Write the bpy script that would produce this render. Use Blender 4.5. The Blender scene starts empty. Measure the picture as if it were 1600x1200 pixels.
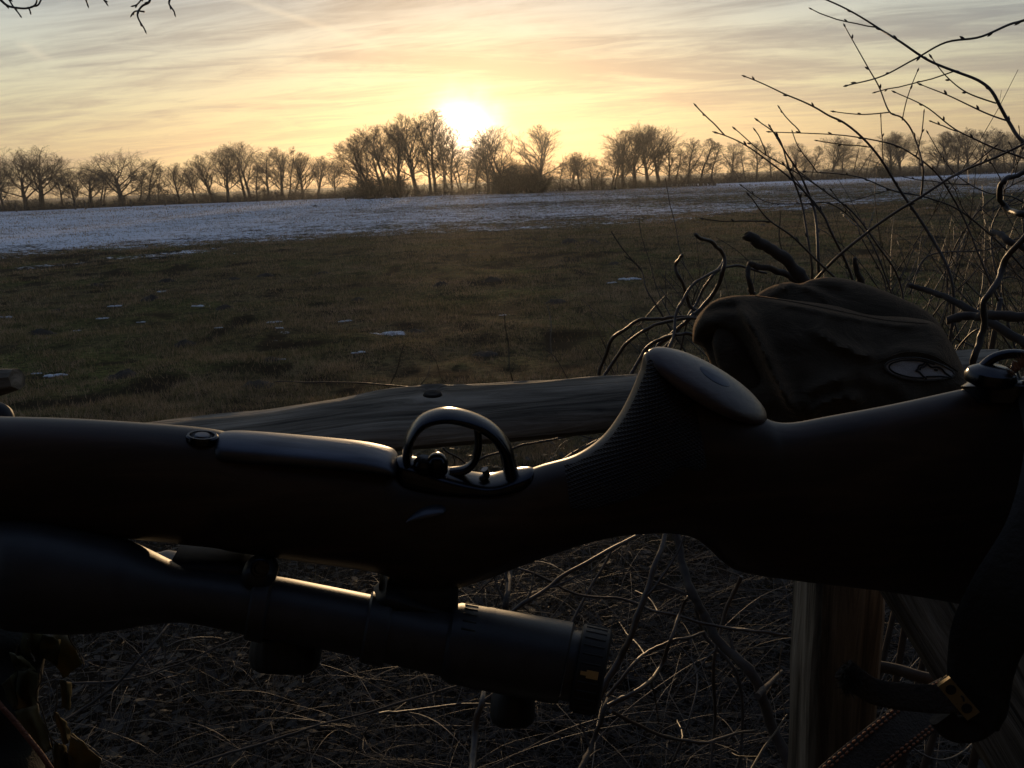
import bpy, math, random
import numpy as np
from mathutils import Vector, Matrix, noise as mnoise
R = math.radians
random.seed(7)
scene = bpy.context.scene
C = scene.collection

# ------------------------------------------------------------------ camera
CAMH = 2.3
FPX = 1300.0
PITCH, ROLL = R(13.75), R(2.15)
cam_pos = Vector((0, 0, CAMH))
fwd = Vector((0, math.cos(PITCH), -math.sin(PITCH)))
r0, u0 = Vector((1, 0, 0)), Vector((0, math.sin(PITCH), math.cos(PITCH)))
right = r0 * math.cos(ROLL) - u0 * math.sin(ROLL)
up = u0 * math.cos(ROLL) + r0 * math.sin(ROLL)
cd = bpy.data.cameras.new('camera'); cam = bpy.data.objects.new('camera', cd); C.objects.link(cam)
cd.sensor_width = 36; cd.sensor_fit = 'HORIZONTAL'; cd.lens = 36 * FPX / 1600
cd.clip_start = 0.02; cd.clip_end = 5000
M = Matrix((right, up, -fwd)).transposed().to_4x4(); M.translation = cam_pos
cam.matrix_world = M
scene.camera = cam
scene.render.engine = 'CYCLES'

# ------------------------------------------------------------------ sun + world
SUN_EL, SUN_AZ = R(3.30), R(-2.45)        # azimuth from +Y towards +X
sun_dir = Vector((math.sin(SUN_AZ) * math.cos(SUN_EL), math.cos(SUN_AZ) * math.cos(SUN_EL), math.sin(SUN_EL)))
sd = bpy.data.lights.new('sun', 'SUN'); sun = bpy.data.objects.new('sun', sd); C.objects.link(sun)
sd.energy = 2.2; sd.angle = R(0.6); sd.color = (1.0, 0.66, 0.34)
sun.rotation_euler = (-sun_dir).to_track_quat('-Z', 'Y').to_euler()
sun.location = (0, 0, 30)

world = bpy.data.worlds.new('World'); scene.world = world; world.use_nodes = True
NT = world.node_tree; NT.nodes.clear()
class G:
    """tiny node-graph writer"""
    def __init__(s, nt): s.nt = nt
    def n(s, t, **k):
        o = s.nt.nodes.new(t)
        for a, b in k.items(): setattr(o, a, b)
        return o
    def l(s, a, b): s.nt.links.new(a, b)
    def put(s, v, sock):
        if isinstance(v, bpy.types.NodeSocket): s.l(v, sock)
        else: sock.default_value = v
    def m(s, op, a, b=0.0, c=None, clamp=False):
        o = s.n('ShaderNodeMath', operation=op); o.use_clamp = clamp
        s.put(a, o.inputs[0]); s.put(b, o.inputs[1])
        if c is not None: s.put(c, o.inputs[2])
        return o.outputs[0]
    def v(s, op, a, b):
        o = s.n('ShaderNodeVectorMath', operation=op)
        s.put(a, o.inputs[0]); s.put(b, o.inputs[1])
        return o.outputs['Value'] if op == 'DOT_PRODUCT' else o.outputs[0]
    def xyz(s, x, y, z):
        o = s.n('ShaderNodeCombineXYZ'); s.put(x, o.inputs[0]); s.put(y, o.inputs[1]); s.put(z, o.inputs[2]); return o.outputs[0]
    def noise(s, vec, scale, detail=4, rough=.55, dist=0.0):
        o = s.n('ShaderNodeTexNoise'); s.put(vec, o.inputs['Vector']); o.inputs['Scale'].default_value = scale
        o.inputs['Detail'].default_value = detail; o.inputs['Roughness'].default_value = rough
        o.inputs['Distortion'].default_value = dist; return o.outputs['Fac']
    def ramp(s, fac, stops, interp='LINEAR'):
        o = s.n('ShaderNodeValToRGB'); s.put(fac, o.inputs[0]); cr = o.color_ramp; cr.interpolation = interp
        while len(cr.elements) < len(stops): cr.elements.new(0.5)
        for e, (p, c) in zip(cr.elements, stops):
            e.position = p; e.color = (*c, 1) if len(c) == 3 else c
        return o.outputs[0]
    def mix(s, f, a, b, mode='MIX'):
        o = s.n('ShaderNodeMix', data_type='RGBA', blend_type=mode); o.clamp_factor = False
        s.put(f, o.inputs[0]); s.put(a, o.inputs[6]); s.put(b, o.inputs[7]); return o.outputs[2]
    def mr(s, v, a, b, c=0.0, d=1.0, t='SMOOTHSTEP'):
        o = s.n('ShaderNodeMapRange', interpolation_type=t); s.put(v, o.inputs[0])
        for i, q in enumerate((a, b, c, d)): o.inputs[i + 1].default_value = q
        return o.outputs[0]

g = G(NT)
tc = g.n('ShaderNodeTexCoord').outputs['Generated']
sep = g.n('ShaderNodeSeparateXYZ'); g.l(tc, sep.inputs[0])
dx, dy, dz = sep.outputs
nish = g.n('ShaderNodeTexSky', sky_type='NISHITA'); nish.sun_disc = False
nish.sun_elevation = SUN_EL; nish.sun_rotation = SUN_AZ
nish.air_density = 1.2; nish.dust_density = 2.0; nish.altitude = 50
el = g.m('MAXIMUM', dz, 0.0)
cosS = g.v('DOT_PRODUCT', tc, tuple(sun_dir))
# flat high cloud sheet: direction projected on a plane overhead, stretched along its streaks
den = g.m('ADD', el, 0.075)
px_ = g.m('DIVIDE', dx, den); py_ = g.m('DIVIDE', dy, den)
a_ = R(13)
sx = g.m('ADD', g.m('MULTIPLY', px_, math.cos(a_)), g.m('MULTIPLY', py_, -math.sin(a_)))
sy = g.m('ADD', g.m('MULTIPLY', px_, math.sin(a_)), g.m('MULTIPLY', py_, math.cos(a_)))
cl = g.noise(g.xyz(g.m('MULTIPLY', sx, 0.42), g.m('MULTIPLY', sy, .95), 3.7), 1.0, 7, .58, 1.5)
cl2 = g.noise(g.xyz(g.m('MULTIPLY', sx, 0.16), g.m('MULTIPLY', sy, .36), 9.1), 1.0, 4, .5, 1.2)
cl3 = g.noise(g.xyz(g.m('MULTIPLY', sx, 1.3), g.m('MULTIPLY', sy, 3.2), 1.3), 1.0, 6, .62, 2.2)
cloud = g.m('ADD', g.m('ADD', g.m('MULTIPLY', cl, .50), g.m('MULTIPLY', cl2, .26)), g.m('MULTIPLY', cl3, .24))
cf = g.mr(cloud, .40, .61)
clear = g.ramp(el, [(0, (.82, .58, .28)), (.035, (.87, .70, .38)), (.09, (.81, .77, .52)), (.15, (.69, .73, .64)), (.20, (.52, .60, .65)), (.45, (.36, .41, .48)), (1, (.26, .31, .41))])
cldc = g.ramp(el, [(0, (.74, .50, .25)), (.03, (.66, .51, .32)), (.08, (.50, .455, .375)), (.14, (.34, .365, .375)), (.20, (.24, .30, .345)), (.45, (.27, .315, .37)), (1, (.24, .28, .35))])
skyc = g.mix(cf, clear, cldc)
# brighter towards the sun side of the sky, dimmer and bluer away from it
az = g.mr(cosS, -0.4, 1.0, 0.0, 1.0, 'LINEAR')
skyc = g.mix(1.0, skyc, g.ramp(az, [(0, (.22, .30, .46)), (.6, (.52, .58, .70)), (.88, (.84, .87, .90)), (1, (1.06, 1.04, .98))]), 'MULTIPLY')
a2 = g.m('MULTIPLY', g.m('SUBTRACT', 1.0, cosS), 2.0)        # squared angle from the sun
ang = g.m('SQRT', g.m('MAXIMUM', a2, 0.0))
gn = g.noise(g.v('ADD', tc, (3.1, 0, 1.7)), 26, 3, .55)
glow1 = g.m('EXPONENT', g.m('MULTIPLY', g.m('POWER', g.m('DIVIDE', ang, g.m('ADD', .017, g.m('MULTIPLY', gn, .020))), 1.9), -1.0))
glow2 = g.m('EXPONENT', g.m('MULTIPLY', ang, -1 / .105))
skyc = g.mix(g.m('MULTIPLY', glow2, 1.0), skyc, (.05, .065, .03, 1), 'ADD')
skyc = g.mix(g.m('MULTIPLY', glow1, 1.0), skyc, (3.2, 2.8, 2.3, 1), 'ADD')
# contrails, old and spread, on the same sheet as the clouds
def contrail(col, A, B_, wd, amt):
    # A, B_: points on the sheet
    ux, uy = B_[0] - A[0], B_[1] - A[1]; L = math.hypot(ux, uy); ux /= L; uy /= L
    qx = g.m('SUBTRACT', px_, A[0]); qy = g.m('SUBTRACT', py_, A[1])
    al = g.m('ADD', g.m('MULTIPLY', qx, ux), g.m('MULTIPLY', qy, uy)); ac = g.m('ADD', g.m('MULTIPLY', qx, -uy), g.m('MULTIPLY', qy, ux))
    ac = g.m('ADD', ac, g.m('MULTIPLY', g.m('SUBTRACT', g.noise(g.xyz(al, ac, 0), 2.2, 4), .5), wd * 1.6))
    f = g.m('MULTIPLY', g.mr(g.m('ABSOLUTE', ac), 0, wd, 1, 0), g.m('MULTIPLY', g.mr(al, 0, L * .3), g.mr(al, L * .7, L, 1, 0)))
    return g.mix(g.m('MULTIPLY', f, amt), col, (.90, .84, .66, 1))
def sheet(px, py):
    d = (fwd + right * ((px - 800) / FPX) + up * ((600 - py) / FPX)).normalized(); return d.x / (d.z + .075), d.y / (d.z + .075)
skyc = contrail(skyc, sheet(290, -30), sheet(640, 90), .055, .28)
skyc = contrail(skyc, sheet(-40, 330 - 150), sheet(210, 245), .03, .0)
skyc = contrail(skyc, sheet(30, 60), sheet(80, 100), .05, .3)
below = g.mr(dz, -.02, .0)
skyc = g.mix(below, (.05, .045, .04, 1), skyc)
bg1 = g.n('ShaderNodeBackground'); g.l(nish.outputs[0], bg1.inputs[0]); bg1.inputs[1].default_value = 0.02
bg2 = g.n('ShaderNodeBackground'); g.l(skyc, bg2.inputs[0]); bg2.inputs[1].default_value = 0.82
add = g.n('ShaderNodeAddShader'); g.l(bg1.outputs[0], add.inputs[0]); g.l(bg2.outputs[0], add.inputs[1])
out = g.n('ShaderNodeOutputWorld'); g.l(add.outputs[0], out.inputs[0])

scene.view_settings.view_transform = 'Standard'; scene.view_settings.look = 'None'
scene.view_settings.exposure = 0; scene.view_settings.gamma = 1
scene.view_settings.use_curve_mapping = False
scene.cycles.max_bounces = 6; scene.cycles.transparent_max_bounces = 8
scene.cycles.volume_bounces = 0

# ------------------------------------------------------------------ helpers
def P(x, y, d):
    return cam_pos + fwd * d + right * ((x - 800) / FPX * d) + up * ((600 - y) / FPX * d)
def ray(x, y):
    return (fwd + right * ((x - 800) / FPX) + up * ((600 - y) / FPX)).normalized()
def GP(x, y, z=0.0):
    r = ray(x, y); t = (z - CAMH) / r.z
    return cam_pos + r * t
def proj(p):
    q = Vector(p) - cam_pos; d = q.dot(fwd)
    return 800 + FPX * q.dot(right) / d, 600 - FPX * q.dot(up) / d, d
def at_px(px, Y, z=0.0):
    x = 0.0
    for _ in range(6):
        a = proj((x, Y, z))[0]; b = proj((x + .1, Y, z))[0]
        x += (px - a) / ((b - a) / .1)
    return x

def mat(name, build):
    m = bpy.data.materials.new(name); m.use_nodes = True
    nt = m.node_tree; nt.nodes.clear(); q = G(nt)
    o = q.n('ShaderNodeOutputMaterial'); b = q.n('ShaderNodeBsdfPrincipled'); q.l(b.outputs[0], o.inputs[0])
    build(q, b, o); return m
def simple(name, c1, c2, scale=8, rough=.7, metal=0, bump=0, bscale=None, stretch=(1, 1, 1), spec=.5, coat=0, detail=5, sheen=0):
    def f(q, b, o):
        t = q.n('ShaderNodeTexCoord').outputs['Object']
        v = q.v('MULTIPLY', t, stretch)
        nz = q.noise(v, scale, detail)
        q.l(q.ramp(nz, [(.3, c1), (.7, c2)]), b.inputs['Base Color'])
        b.inputs['Roughness'].default_value = rough; b.inputs['Metallic'].default_value = metal
        b.inputs['Specular IOR Level'].default_value = spec; b.inputs['Coat Weight'].default_value = coat
        b.inputs['Sheen Weight'].default_value = sheen
        if bump:
            bn = q.n('ShaderNodeBump'); bn.inputs['Strength'].default_value = bump; bn.inputs['Distance'].default_value = .002
            q.l(q.noise(v, bscale or scale * 4, 6), bn.inputs['Height']); q.l(bn.outputs[0], b.inputs['Normal'])
    return mat(name, f)

def m_ground(q, b, o):
    t = q.n('ShaderNodeTexCoord').outputs['Object']
    at = q.n('ShaderNodeAttribute', attribute_name='cover').outputs['Fac']
    big = q.noise(t, .22, 4); mid = q.noise(t, 1.6, 5, .6); fin = q.noise(t, 9, 5, .65); big2 = q.noise(q.v('ADD', t, (40, 9, 0)), .09, 3)
    c = q.ramp(mid, [(.34, (.018, .013, .008)), (.46, (.11, .080, .040)), (.58, (.17, .132, .060)), (.70, (.24, .18, .09))])
    gr = q.ramp(mid, [(.3, (.050, .052, .018)), (.7, (.18, .175, .055))])
    c = q.mix(q.mr(big, .44, .60), c, gr)
    c = q.mix(q.mr(big2, .45, .6, 0, .55), c, (.105, .066, .036, 1))
    c = q.mix(q.mr(fin, .42, .62, .0, .8), c, (.018, .014, .008, 1))
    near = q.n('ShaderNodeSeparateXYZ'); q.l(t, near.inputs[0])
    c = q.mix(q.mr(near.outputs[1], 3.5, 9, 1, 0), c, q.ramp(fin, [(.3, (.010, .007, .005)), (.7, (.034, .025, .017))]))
    c = q.mix(q.m('MULTIPLY', q.n('ShaderNodeAttribute', attribute_name='soil').outputs['Fac'], .9), c, (.022, .015, .010, 1))
    sn = q.m('ADD', q.m('MULTIPLY', q.noise(q.v('MULTIPLY', t, (1, .8, 1)), 3.6, 6, .72), .68), q.m('MULTIPLY', q.noise(t, .5, 4, .6), .32))
    f = q.mr(q.m('ADD', sn, at), .50, .56)
    far_ = q.mr(q.m('SUBTRACT', near.outputs[1], q.m('MULTIPLY', near.outputs[0], .1)), 178, 190, 1, 0)
    f = q.m('MULTIPLY', f, far_)
    c = q.mix(f, c, (.78, .80, .86, 1))
    q.l(c, b.inputs['Base Color']); b.inputs['Roughness'].default_value = .95
    b.inputs['Specular IOR Level'].default_value = 0.02
    bn = q.n('ShaderNodeBump'); bn.inputs['Strength'].default_value = .9; bn.inputs['Distance'].default_value = .05
    q.l(q.m('ADD', fin, q.m('MULTIPLY', f, .5)), bn.inputs['Height']); q.l(bn.outputs[0], b.inputs['Normal'])
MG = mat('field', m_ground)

def leafy(name, stops, transl=.4, scale=.8, rough=.8, rnd=True):
    def f(q, b, o):
        t = q.n('ShaderNodeTexCoord').outputs['Object']
        a = q.n('ShaderNodeAttribute', attribute_name='rnd').outputs['Fac']
        v = q.m('ADD', q.m('ADD', q.m('MULTIPLY', q.noise(t, scale, 4), .42), q.m('MULTIPLY', q.noise(t, scale * 6, 3), .33)), q.m('MULTIPLY', a, .25)) if rnd else q.noise(t, scale, 4)
        c = q.ramp(v, stops)
        q.l(c, b.inputs['Base Color']); b.inputs['Roughness'].default_value = rough
        b.inputs['Specular IOR Level'].default_value = .3
        tr = q.n('ShaderNodeBsdfTranslucent'); q.l(c, tr.inputs[0])
        mx = q.n('ShaderNodeMixShader'); mx.inputs[0].default_value = transl
        q.l(b.outputs[0], mx.inputs[1]); q.l(tr.outputs[0], mx.inputs[2]); q.l(mx.outputs[0], o.inputs[0])
    return mat(name, f)
MGRASS = leafy('grass_blades', [(.34, (.062, .050, .024)), (.42, (.18, .150, .058)), (.50, (.33, .235, .115)), (.58, (.43, .28, .17)), (.75, (.55, .39, .25))], .18, .35)
MHIDE = simple('low_bounce_wood', (.026, .022, .018), (.05, .042, .034), 20, .9, bump=.5)  # tone set by how much light the added unseen boards bounce
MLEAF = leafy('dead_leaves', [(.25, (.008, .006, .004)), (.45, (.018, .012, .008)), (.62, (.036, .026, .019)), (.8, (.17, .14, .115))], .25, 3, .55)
MDRY = leafy('dry_stems', [(.2, (.035, .022, .012)), (.5, (.10, .075, .045)), (.8, (.24, .19, .12))], .2, 3, .5)
MSNOW = simple('snow', (.30, .32, .36), (.78, .81, .88), 22, .6, bump=.4)
MSOIL = simple('soil', (.014, .010, .007), (.04, .029, .019), 18, .95, bump=1, bscale=40)
MBARK = simple('tree_bark', (.045, .034, .024), (.10, .075, .05), 1.5, .9)
MTWIG = simple('twig_bark', (.022, .014, .010), (.055, .034, .022), 30, .5, bump=.4, bscale=200)
MCANE = simple('cane_bark', (.018, .012, .008), (.055, .036, .024), 18, .48, bump=.5, bscale=120)
MDARKTWIG = simple('old_branch_bark', (.020, .015, .012), (.055, .042, .032), 22, .8, bump=.8, bscale=90)
MHEDGE = simple('hedge_twigs', (.026, .021, .013), (.055, .043, .026), 1, .9)
MEVER = simple('evergreen', (.012, .02, .008), (.028, .040, .015), 2, .8)

def m_wood(q, b, o):
    t = q.n('ShaderNodeTexCoord').outputs['Object']
    w = q.v('MULTIPLY', t, (2.2, 38, 38)); nz = q.noise(w, 1.4, 8, .62, .7)
    big = q.noise(q.v('MULTIPLY', t, (3, 7, 7)), 1, 4)
    c = q.ramp(nz, [(.36, (.018, .014, .010)), (.45, (.12, .098, .070)), (.53, (.21, .175, .13)), (.68, (.42, .36, .28))])
    c = q.mix(q.mr(big, .4, .65, 0, .6), c, (.055, .040, .024, 1))
    q.l(c, b.inputs['Base Color']); b.inputs['Roughness'].default_value = .72
    b.inputs['Specular IOR Level'].default_value = .3
    bn = q.n('ShaderNodeBump'); bn.inputs['Strength'].default_value = 1; bn.inputs['Distance'].default_value = .006
    q.l(nz, bn.inputs['Height']); q.l(bn.outputs[0], b.inputs['Normal'])
MWOOD = mat('weathered_wood', m_wood)

def m_walnut(check):
    def f(q, b, o):
        t = q.n('ShaderNodeTexCoord').outputs['Object']
        nz = q.noise(q.v('MULTIPLY', t, (9, 60, 60)), 1, 6, .6, 1.2)
        q.l(q.ramp(nz, [(.3, (.014, .009, .006)), (.5, (.030, .018, .012)), (.7, (.060, .035, .022))]), b.inputs['Base Color'])
        b.inputs['Roughness'].default_value = .46; b.inputs['Specular IOR Level'].default_value = .55
        bn = q.n('ShaderNodeBump'); bn.inputs['Strength'].default_value = .12 if not check else 1; bn.inputs['Distance'].default_value = .001 
        if check:
            s = q.n('ShaderNodeSeparateXYZ'); q.l(t, s.inputs[0])
            a = q.m('SINE', q.m('MULTIPLY', q.m('ADD', q.m('MULTIPLY', s.outputs[0], 1.0), s.outputs[2]), 3000.))
            c = q.m('SINE', q.m('MULTIPLY', q.m('SUBTRACT', q.m('MULTIPLY', s.outputs[0], .35), s.outputs[2]), 3000.))
            q.l(q.m('MAXIMUM', a, c), bn.inputs['Height'])
            b.inputs['Roughness'].default_value = .6
        else: q.l(nz, bn.inputs['Height'])
        q.l(bn.outputs[0], b.inputs['Normal'])
    return f
MWAL = mat('walnut', m_walnut(False)); MCHK = mat('chequered_walnut', m_walnut(True))
MBLUE = simple('blued_steel', (.030, .032, .040), (.060, .062, .070), 60, .24, metal=1, bump=.05, bscale=300)
MSCRAT = simple('worn_steel', (.065, .07, .085), (.16, .17, .20), 30, .48, metal=1, bump=.12, bscale=60, stretch=(.2, 3, 3))
MBLK = simple('anodised_black', (.018, .019, .023), (.032, .034, .040), 90, .47, bump=.05, bscale=700, spec=.6)
MMATT = simple('matt_black', (.007, .007, .008), (.014, .014, .015), 60, .65)
MGOLD = simple('brass_print', (.45, .30, .12), (.6, .42, .18), 60, .45, metal=.6)
MRUB = simple('black_rubber', (.008, .008, .009), (.014, .014, .015), 60, .6)
MHORN = simple('polished_horn', (.030, .016, .012), (.072, .040, .032), 30, .38, bump=.15, bscale=140, spec=.8, stretch=(1, 1, 3))
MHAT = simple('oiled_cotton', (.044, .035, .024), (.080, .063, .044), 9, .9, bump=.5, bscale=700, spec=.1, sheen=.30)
q = G(MHAT.node_tree); pb_ = MHAT.node_tree.nodes['Principled BSDF']; t_ = q.n('ShaderNodeTexCoord').outputs['Object']
b1 = q.n('ShaderNodeBump'); b1.inputs['Strength'].default_value = .8; b1.inputs['Distance'].default_value = .006
q.l(q.noise(q.v('MULTIPLY', t_, (1.0, 1, 2.2)), 16, 5, .55, 1.6), b1.inputs['Height']); b2_ = pb_.inputs['Normal'].links[0].from_node; q.l(b1.outputs[0], b2_.inputs['Normal'])
MHAT.node_tree.nodes['Principled BSDF'].inputs['Sheen Tint'].default_value = (1, .62, .34, 1); MHAT.node_tree.nodes['Principled BSDF'].inputs['Sheen Roughness'].default_value = .35  # warm sheen tint puts a sunlit backlit rim into the cloth colour
MPATCH = simple('grey_patch', (.38, .35, .33), (.50, .46, .43), 60, .8, bump=.5, bscale=700)
MTHREAD = simple('dark_thread', (.012, .011, .01), (.02, .018, .016), 100, .8)
MTRIM = simple('patch_trim', (.07, .06, .05), (.11, .10, .08), 200, .8, bump=.8, bscale=900)
MSLING = simple('sling_leather', (.008, .007, .006), (.018, .015, .012), 40, .75, bump=.5, bscale=300)
MFUR = simple('brown_leather_fringe', (.10, .045, .018), (.22, .10, .04), 60, .7)
MWEB = simple('webbing', (.022, .016, .011), (.05, .034, .022), 200, .8, bump=1, bscale=600)
MSTI = simple('rust_stitching', (.22, .075, .028), (.34, .13, .05), 100, .6)
MBUC = simple('brass_buckle', (.20, .15, .07), (.30, .23, .11), 80, .5, metal=.4)
MCAMO = leafy('camouflage_cloth', [(.3, (.040, .042, .022)), (.5, (.09, .082, .040)), (.7, (.20, .155, .07))], .5, 12, .6, rnd=False)
MCORD = simple('red_brown_cord', (.10, .035, .018), (.20, .075, .038), 90, .7, bump=1, bscale=400)

class MB:
    def __init__(s): s.v = []; s.f = []; s.r = []
    def ring(s, pts):
        i = len(s.v); s.v.extend([tuple(p) for p in pts]); return i
    def tube(s, pts, rad, sides=6, cap=True, flat=None):
        """flat: (normal, factor) squashes the section along normal"""
        n = len(pts); pts = [Vector(p) for p in pts]
        if isinstance(rad, (int, float)): rad = [rad] * n
        ref = Vector((.13, .31, .94)); prev = None; base = len(s.v)
        for i in range(n):
            t = (pts[min(i + 1, n - 1)] - pts[max(i - 1, 0)])
            t = t.normalized() if t.length > 1e-9 else Vector((0, 0, 1))
            if prev is None:
                a = t.cross(ref); a = a.normalized() if a.length > 1e-4 else t.orthogonal().normalized()
            else:
                a = prev - t * prev.dot(t); a = a.normalized() if a.length > 1e-6 else t.orthogonal().normalized()
            prev = a; b = t.cross(a)
            for k in range(sides):
                th = 2 * math.pi * k / sides
                s.v.append(tuple(pts[i] + (a * math.cos(th) + b * math.sin(th)) * rad[i]))
        for i in range(n - 1):
            for k in range(sides):
                k2 = (k + 1) % sides
                s.f.append((base + i * sides + k, base + i * sides + k2, base + (i + 1) * sides + k2, base + (i + 1) * sides + k))
        if cap:
            s.f.append(tuple(base + k for k in range(sides))[::-1])
            s.f.append(tuple(base + (n - 1) * sides + k for k in range(sides)))
    def spike(s, p, q, r):
        """cheap 3-sided twig"""
        t = (q - p); a = t.orthogonal().normalized(); b = t.normalized().cross(a); i = len(s.v)
        for k in range(3):
            th = 2.0944 * k; s.v.append(tuple(p + (a * math.cos(th) + b * math.sin(th)) * r))
        s.v.append(tuple(q))
        s.f += [(i, i + 1, i + 3), (i + 1, i + 2, i + 3), (i + 2, i, i + 3)]
    def rings(s, rr, closed=True, cap=True):
        k = len(rr[0]); ids = [s.ring(r) for r in rr]
        for a, b in zip(ids[:-1], ids[1:]):
            for j in range(k if closed else k - 1):
                j2 = (j + 1) % k; s.f.append((a + j, a + j2, b + j2, b + j))
        if cap and closed:
            s.f.append(tuple(ids[0] + j for j in range(k))[::-1]); s.f.append(tuple(ids[-1] + j for j in range(k)))
    def build(s, name, m, parent=None, smooth=True, origin=None):
        me = bpy.data.meshes.new(name)
        o0 = Vector(origin) if origin is not None else Vector((0, 0, 0))
        vs = [(v[0] - o0.x, v[1] - o0.y, v[2] - o0.z) for v in s.v] if origin is not None else s.v
        me.from_pydata(vs, [], s.f); me.materials.append(m)
        if smooth: me.shade_smooth()
        o = bpy.data.objects.new(name, me); C.objects.link(o)
        if parent is not None:
            o.parent = parent
            o.location = o0 - Vector(parent.location) if origin is not None else -Vector(parent.location)
        elif origin is not None: o.location = o0
        return o
def tag(o, label=None, cat=None, group=None, kind=None):
    for k, v in (('label', label), ('category', cat), ('group', group), ('kind', kind)):
        if v: o[k] = v
    return o
def empty(name, loc, label, cat, group=None):
    o = bpy.data.objects.new(name, None); C.objects.link(o); o.location = loc; o.empty_display_size = .1
    return tag(o, label, cat, group)
def autosmooth(o, ang=40):
    me = o.data; me.shade_smooth()
    try: me.set_sharp_from_angle(angle=R(ang))
    except Exception: pass
    return o
def spline(pts, n=8):
    """Catmull-Rom through tuples of any length"""
    out = []; k = len(pts)
    for i in range(k - 1):
        p0, p1, p2, p3 = pts[max(i - 1, 0)], pts[i], pts[i + 1], pts[min(i + 2, k - 1)]
        for j in range(n):
            t = j / n
            out.append(tuple(.5 * (2 * b + (c - a) * t + (2 * a - 5 * b + 4 * c - d) * t * t + (3 * b - a - 3 * c + d) * t ** 3) for a, b, c, d in zip(p0, p1, p2, p3)))
    out.append(tuple(pts[-1])); return out
def vn(x, y, s, seed=0):
    return mnoise.noise(Vector((x * s, y * s, seed * 7.31)))

# ------------------------------------------------------------------ ground
def snow_edge(x): return 43.5 + .46 * x
ang_f = np.radians(np.arange(-37, 37.01, .16)); ang_c = np.radians(np.arange(40, 321, 8.0))
ang_all = np.concatenate([ang_f, ang_c]); NA = len(ang_all)
rad_all = np.concatenate([[.6], np.geomspace(1.4, 110, 330), np.geomspace(118, 2500, 30)]); NR = len(rad_all)
rng = np.random.default_rng(5)
def lattice_noise(X, Y, s, seed):
    r_ = np.random.default_rng(seed); T = r_.random((256, 256))
    x = X / s; y = Y / s; xi = np.floor(x).astype(int); yi = np.floor(y).astype(int); fx = x - xi; fy = y - yi
    fx = fx * fx * (3 - 2 * fx); fy = fy * fy * (3 - 2 * fy)
    g_ = lambda a, b: T[a % 256, b % 256]
    return (g_(xi, yi) * (1 - fx) + g_(xi + 1, yi) * fx) * (1 - fy) + (g_(xi, yi + 1) * (1 - fx) + g_(xi + 1, yi + 1) * fx) * fy - .5
def ground_z(X, Y):
    X = np.asarray(X, float); Y = np.asarray(Y, float); d = np.hypot(X, Y)
    fine = 1 / (1 + (d / 45) ** 2)
    z = .06 * lattice_noise(X, Y, .33, 1) * fine + .10 * lattice_noise(X, Y, .8, 2) * fine + .07 * lattice_noise(X, Y, 2.6, 3)
    z += .22 * lattice_noise(X, Y, 14, 4) * np.clip((d - 4) / 30, 0, 1)
    return z * np.clip(1.6 - d / 400, .15, 1)
RR, AA = np.meshgrid(rad_all, ang_all, indexing='ij')
X = RR * np.sin(AA); Y = RR * np.cos(AA); Z = ground_z(X, Y)
verts = np.stack([X, Y, Z], -1).reshape(-1, 3)
faces = []
idx = np.arange(NR * NA).reshape(NR, NA)
a = idx[:-1, :]; b_ = np.roll(idx, -1, 1)[:-1, :]; c_ = np.roll(idx, -1, 1)[1:, :]; d_ = idx[1:, :]
F = np.stack([a, d_, c_, b_], -1).reshape(-1, 4)
me = bpy.data.meshes.new('field')
me.vertices.add(len(verts)); me.vertices.foreach_set('co', verts.ravel().astype(np.float32))
me.loops.add(F.size); me.loops.foreach_set('vertex_index', F.ravel().astype(np.int32))
me.polygons.add(len(F)); me.polygons.foreach_set('loop_start', (np.arange(len(F)) * 4).astype(np.int32))
me.update(calc_edges=True); me.shade_smooth()
def soil_fn(X, Y): return np.clip((lattice_noise(X, Y * .8, .62, 31) + .5 * lattice_noise(X, Y, 5.5, 32) - .20) * 7, 0, 1)
def cover_fn(X, Y):
    e = Y - (38.5 + .46 * X) + 11 * lattice_noise(X, Y, 9, 11) + 4 * lattice_noise(X, Y, 3, 12)
    c = -.35 + .345 * np.clip((e + 8) / 15, 0, 1)                    # edge
    c += .065 * np.clip(e / 12, 0, 1) * np.clip((14 - X) / 30, 0, 1.3) # fuller on the left
    c += .08 * lattice_noise(X, Y * 2.2, 26, 13) * np.clip(e / 14, 0, 1)
    c -= .018 * np.clip((X - 8) / 25, 0, 1) * np.clip((95 - Y) / 30, 0, 1)
    c += .13 * np.clip((Y - 125) / 25, 0, 1) * np.clip((X - 30) / 20, 0, 1)
    # leftover flecks in the pasture, mostly on its left
    sp = np.clip(lattice_noise(X, Y, 3.3, 17) * 2.2 - .1, 0, 1) * np.clip((.9 * Y - X - 6) / 8, 0, 1)
    c += .27 * sp * (e < 0) * np.clip((Y - 8) / 4, 0, 1)
    return c
cov = cover_fn(X, Y).ravel().astype(np.float32)
at = me.attributes.new('cover', 'FLOAT', 'POINT'); at.data.foreach_set('value', cov)
at = me.attributes.new('soil', 'FLOAT', 'POINT'); at.data.foreach_set('value', soil_fn(X, Y).ravel().astype(np.float32))
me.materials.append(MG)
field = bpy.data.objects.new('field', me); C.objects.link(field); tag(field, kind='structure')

def zg(x, y): return float(ground_z(x, y))

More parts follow.
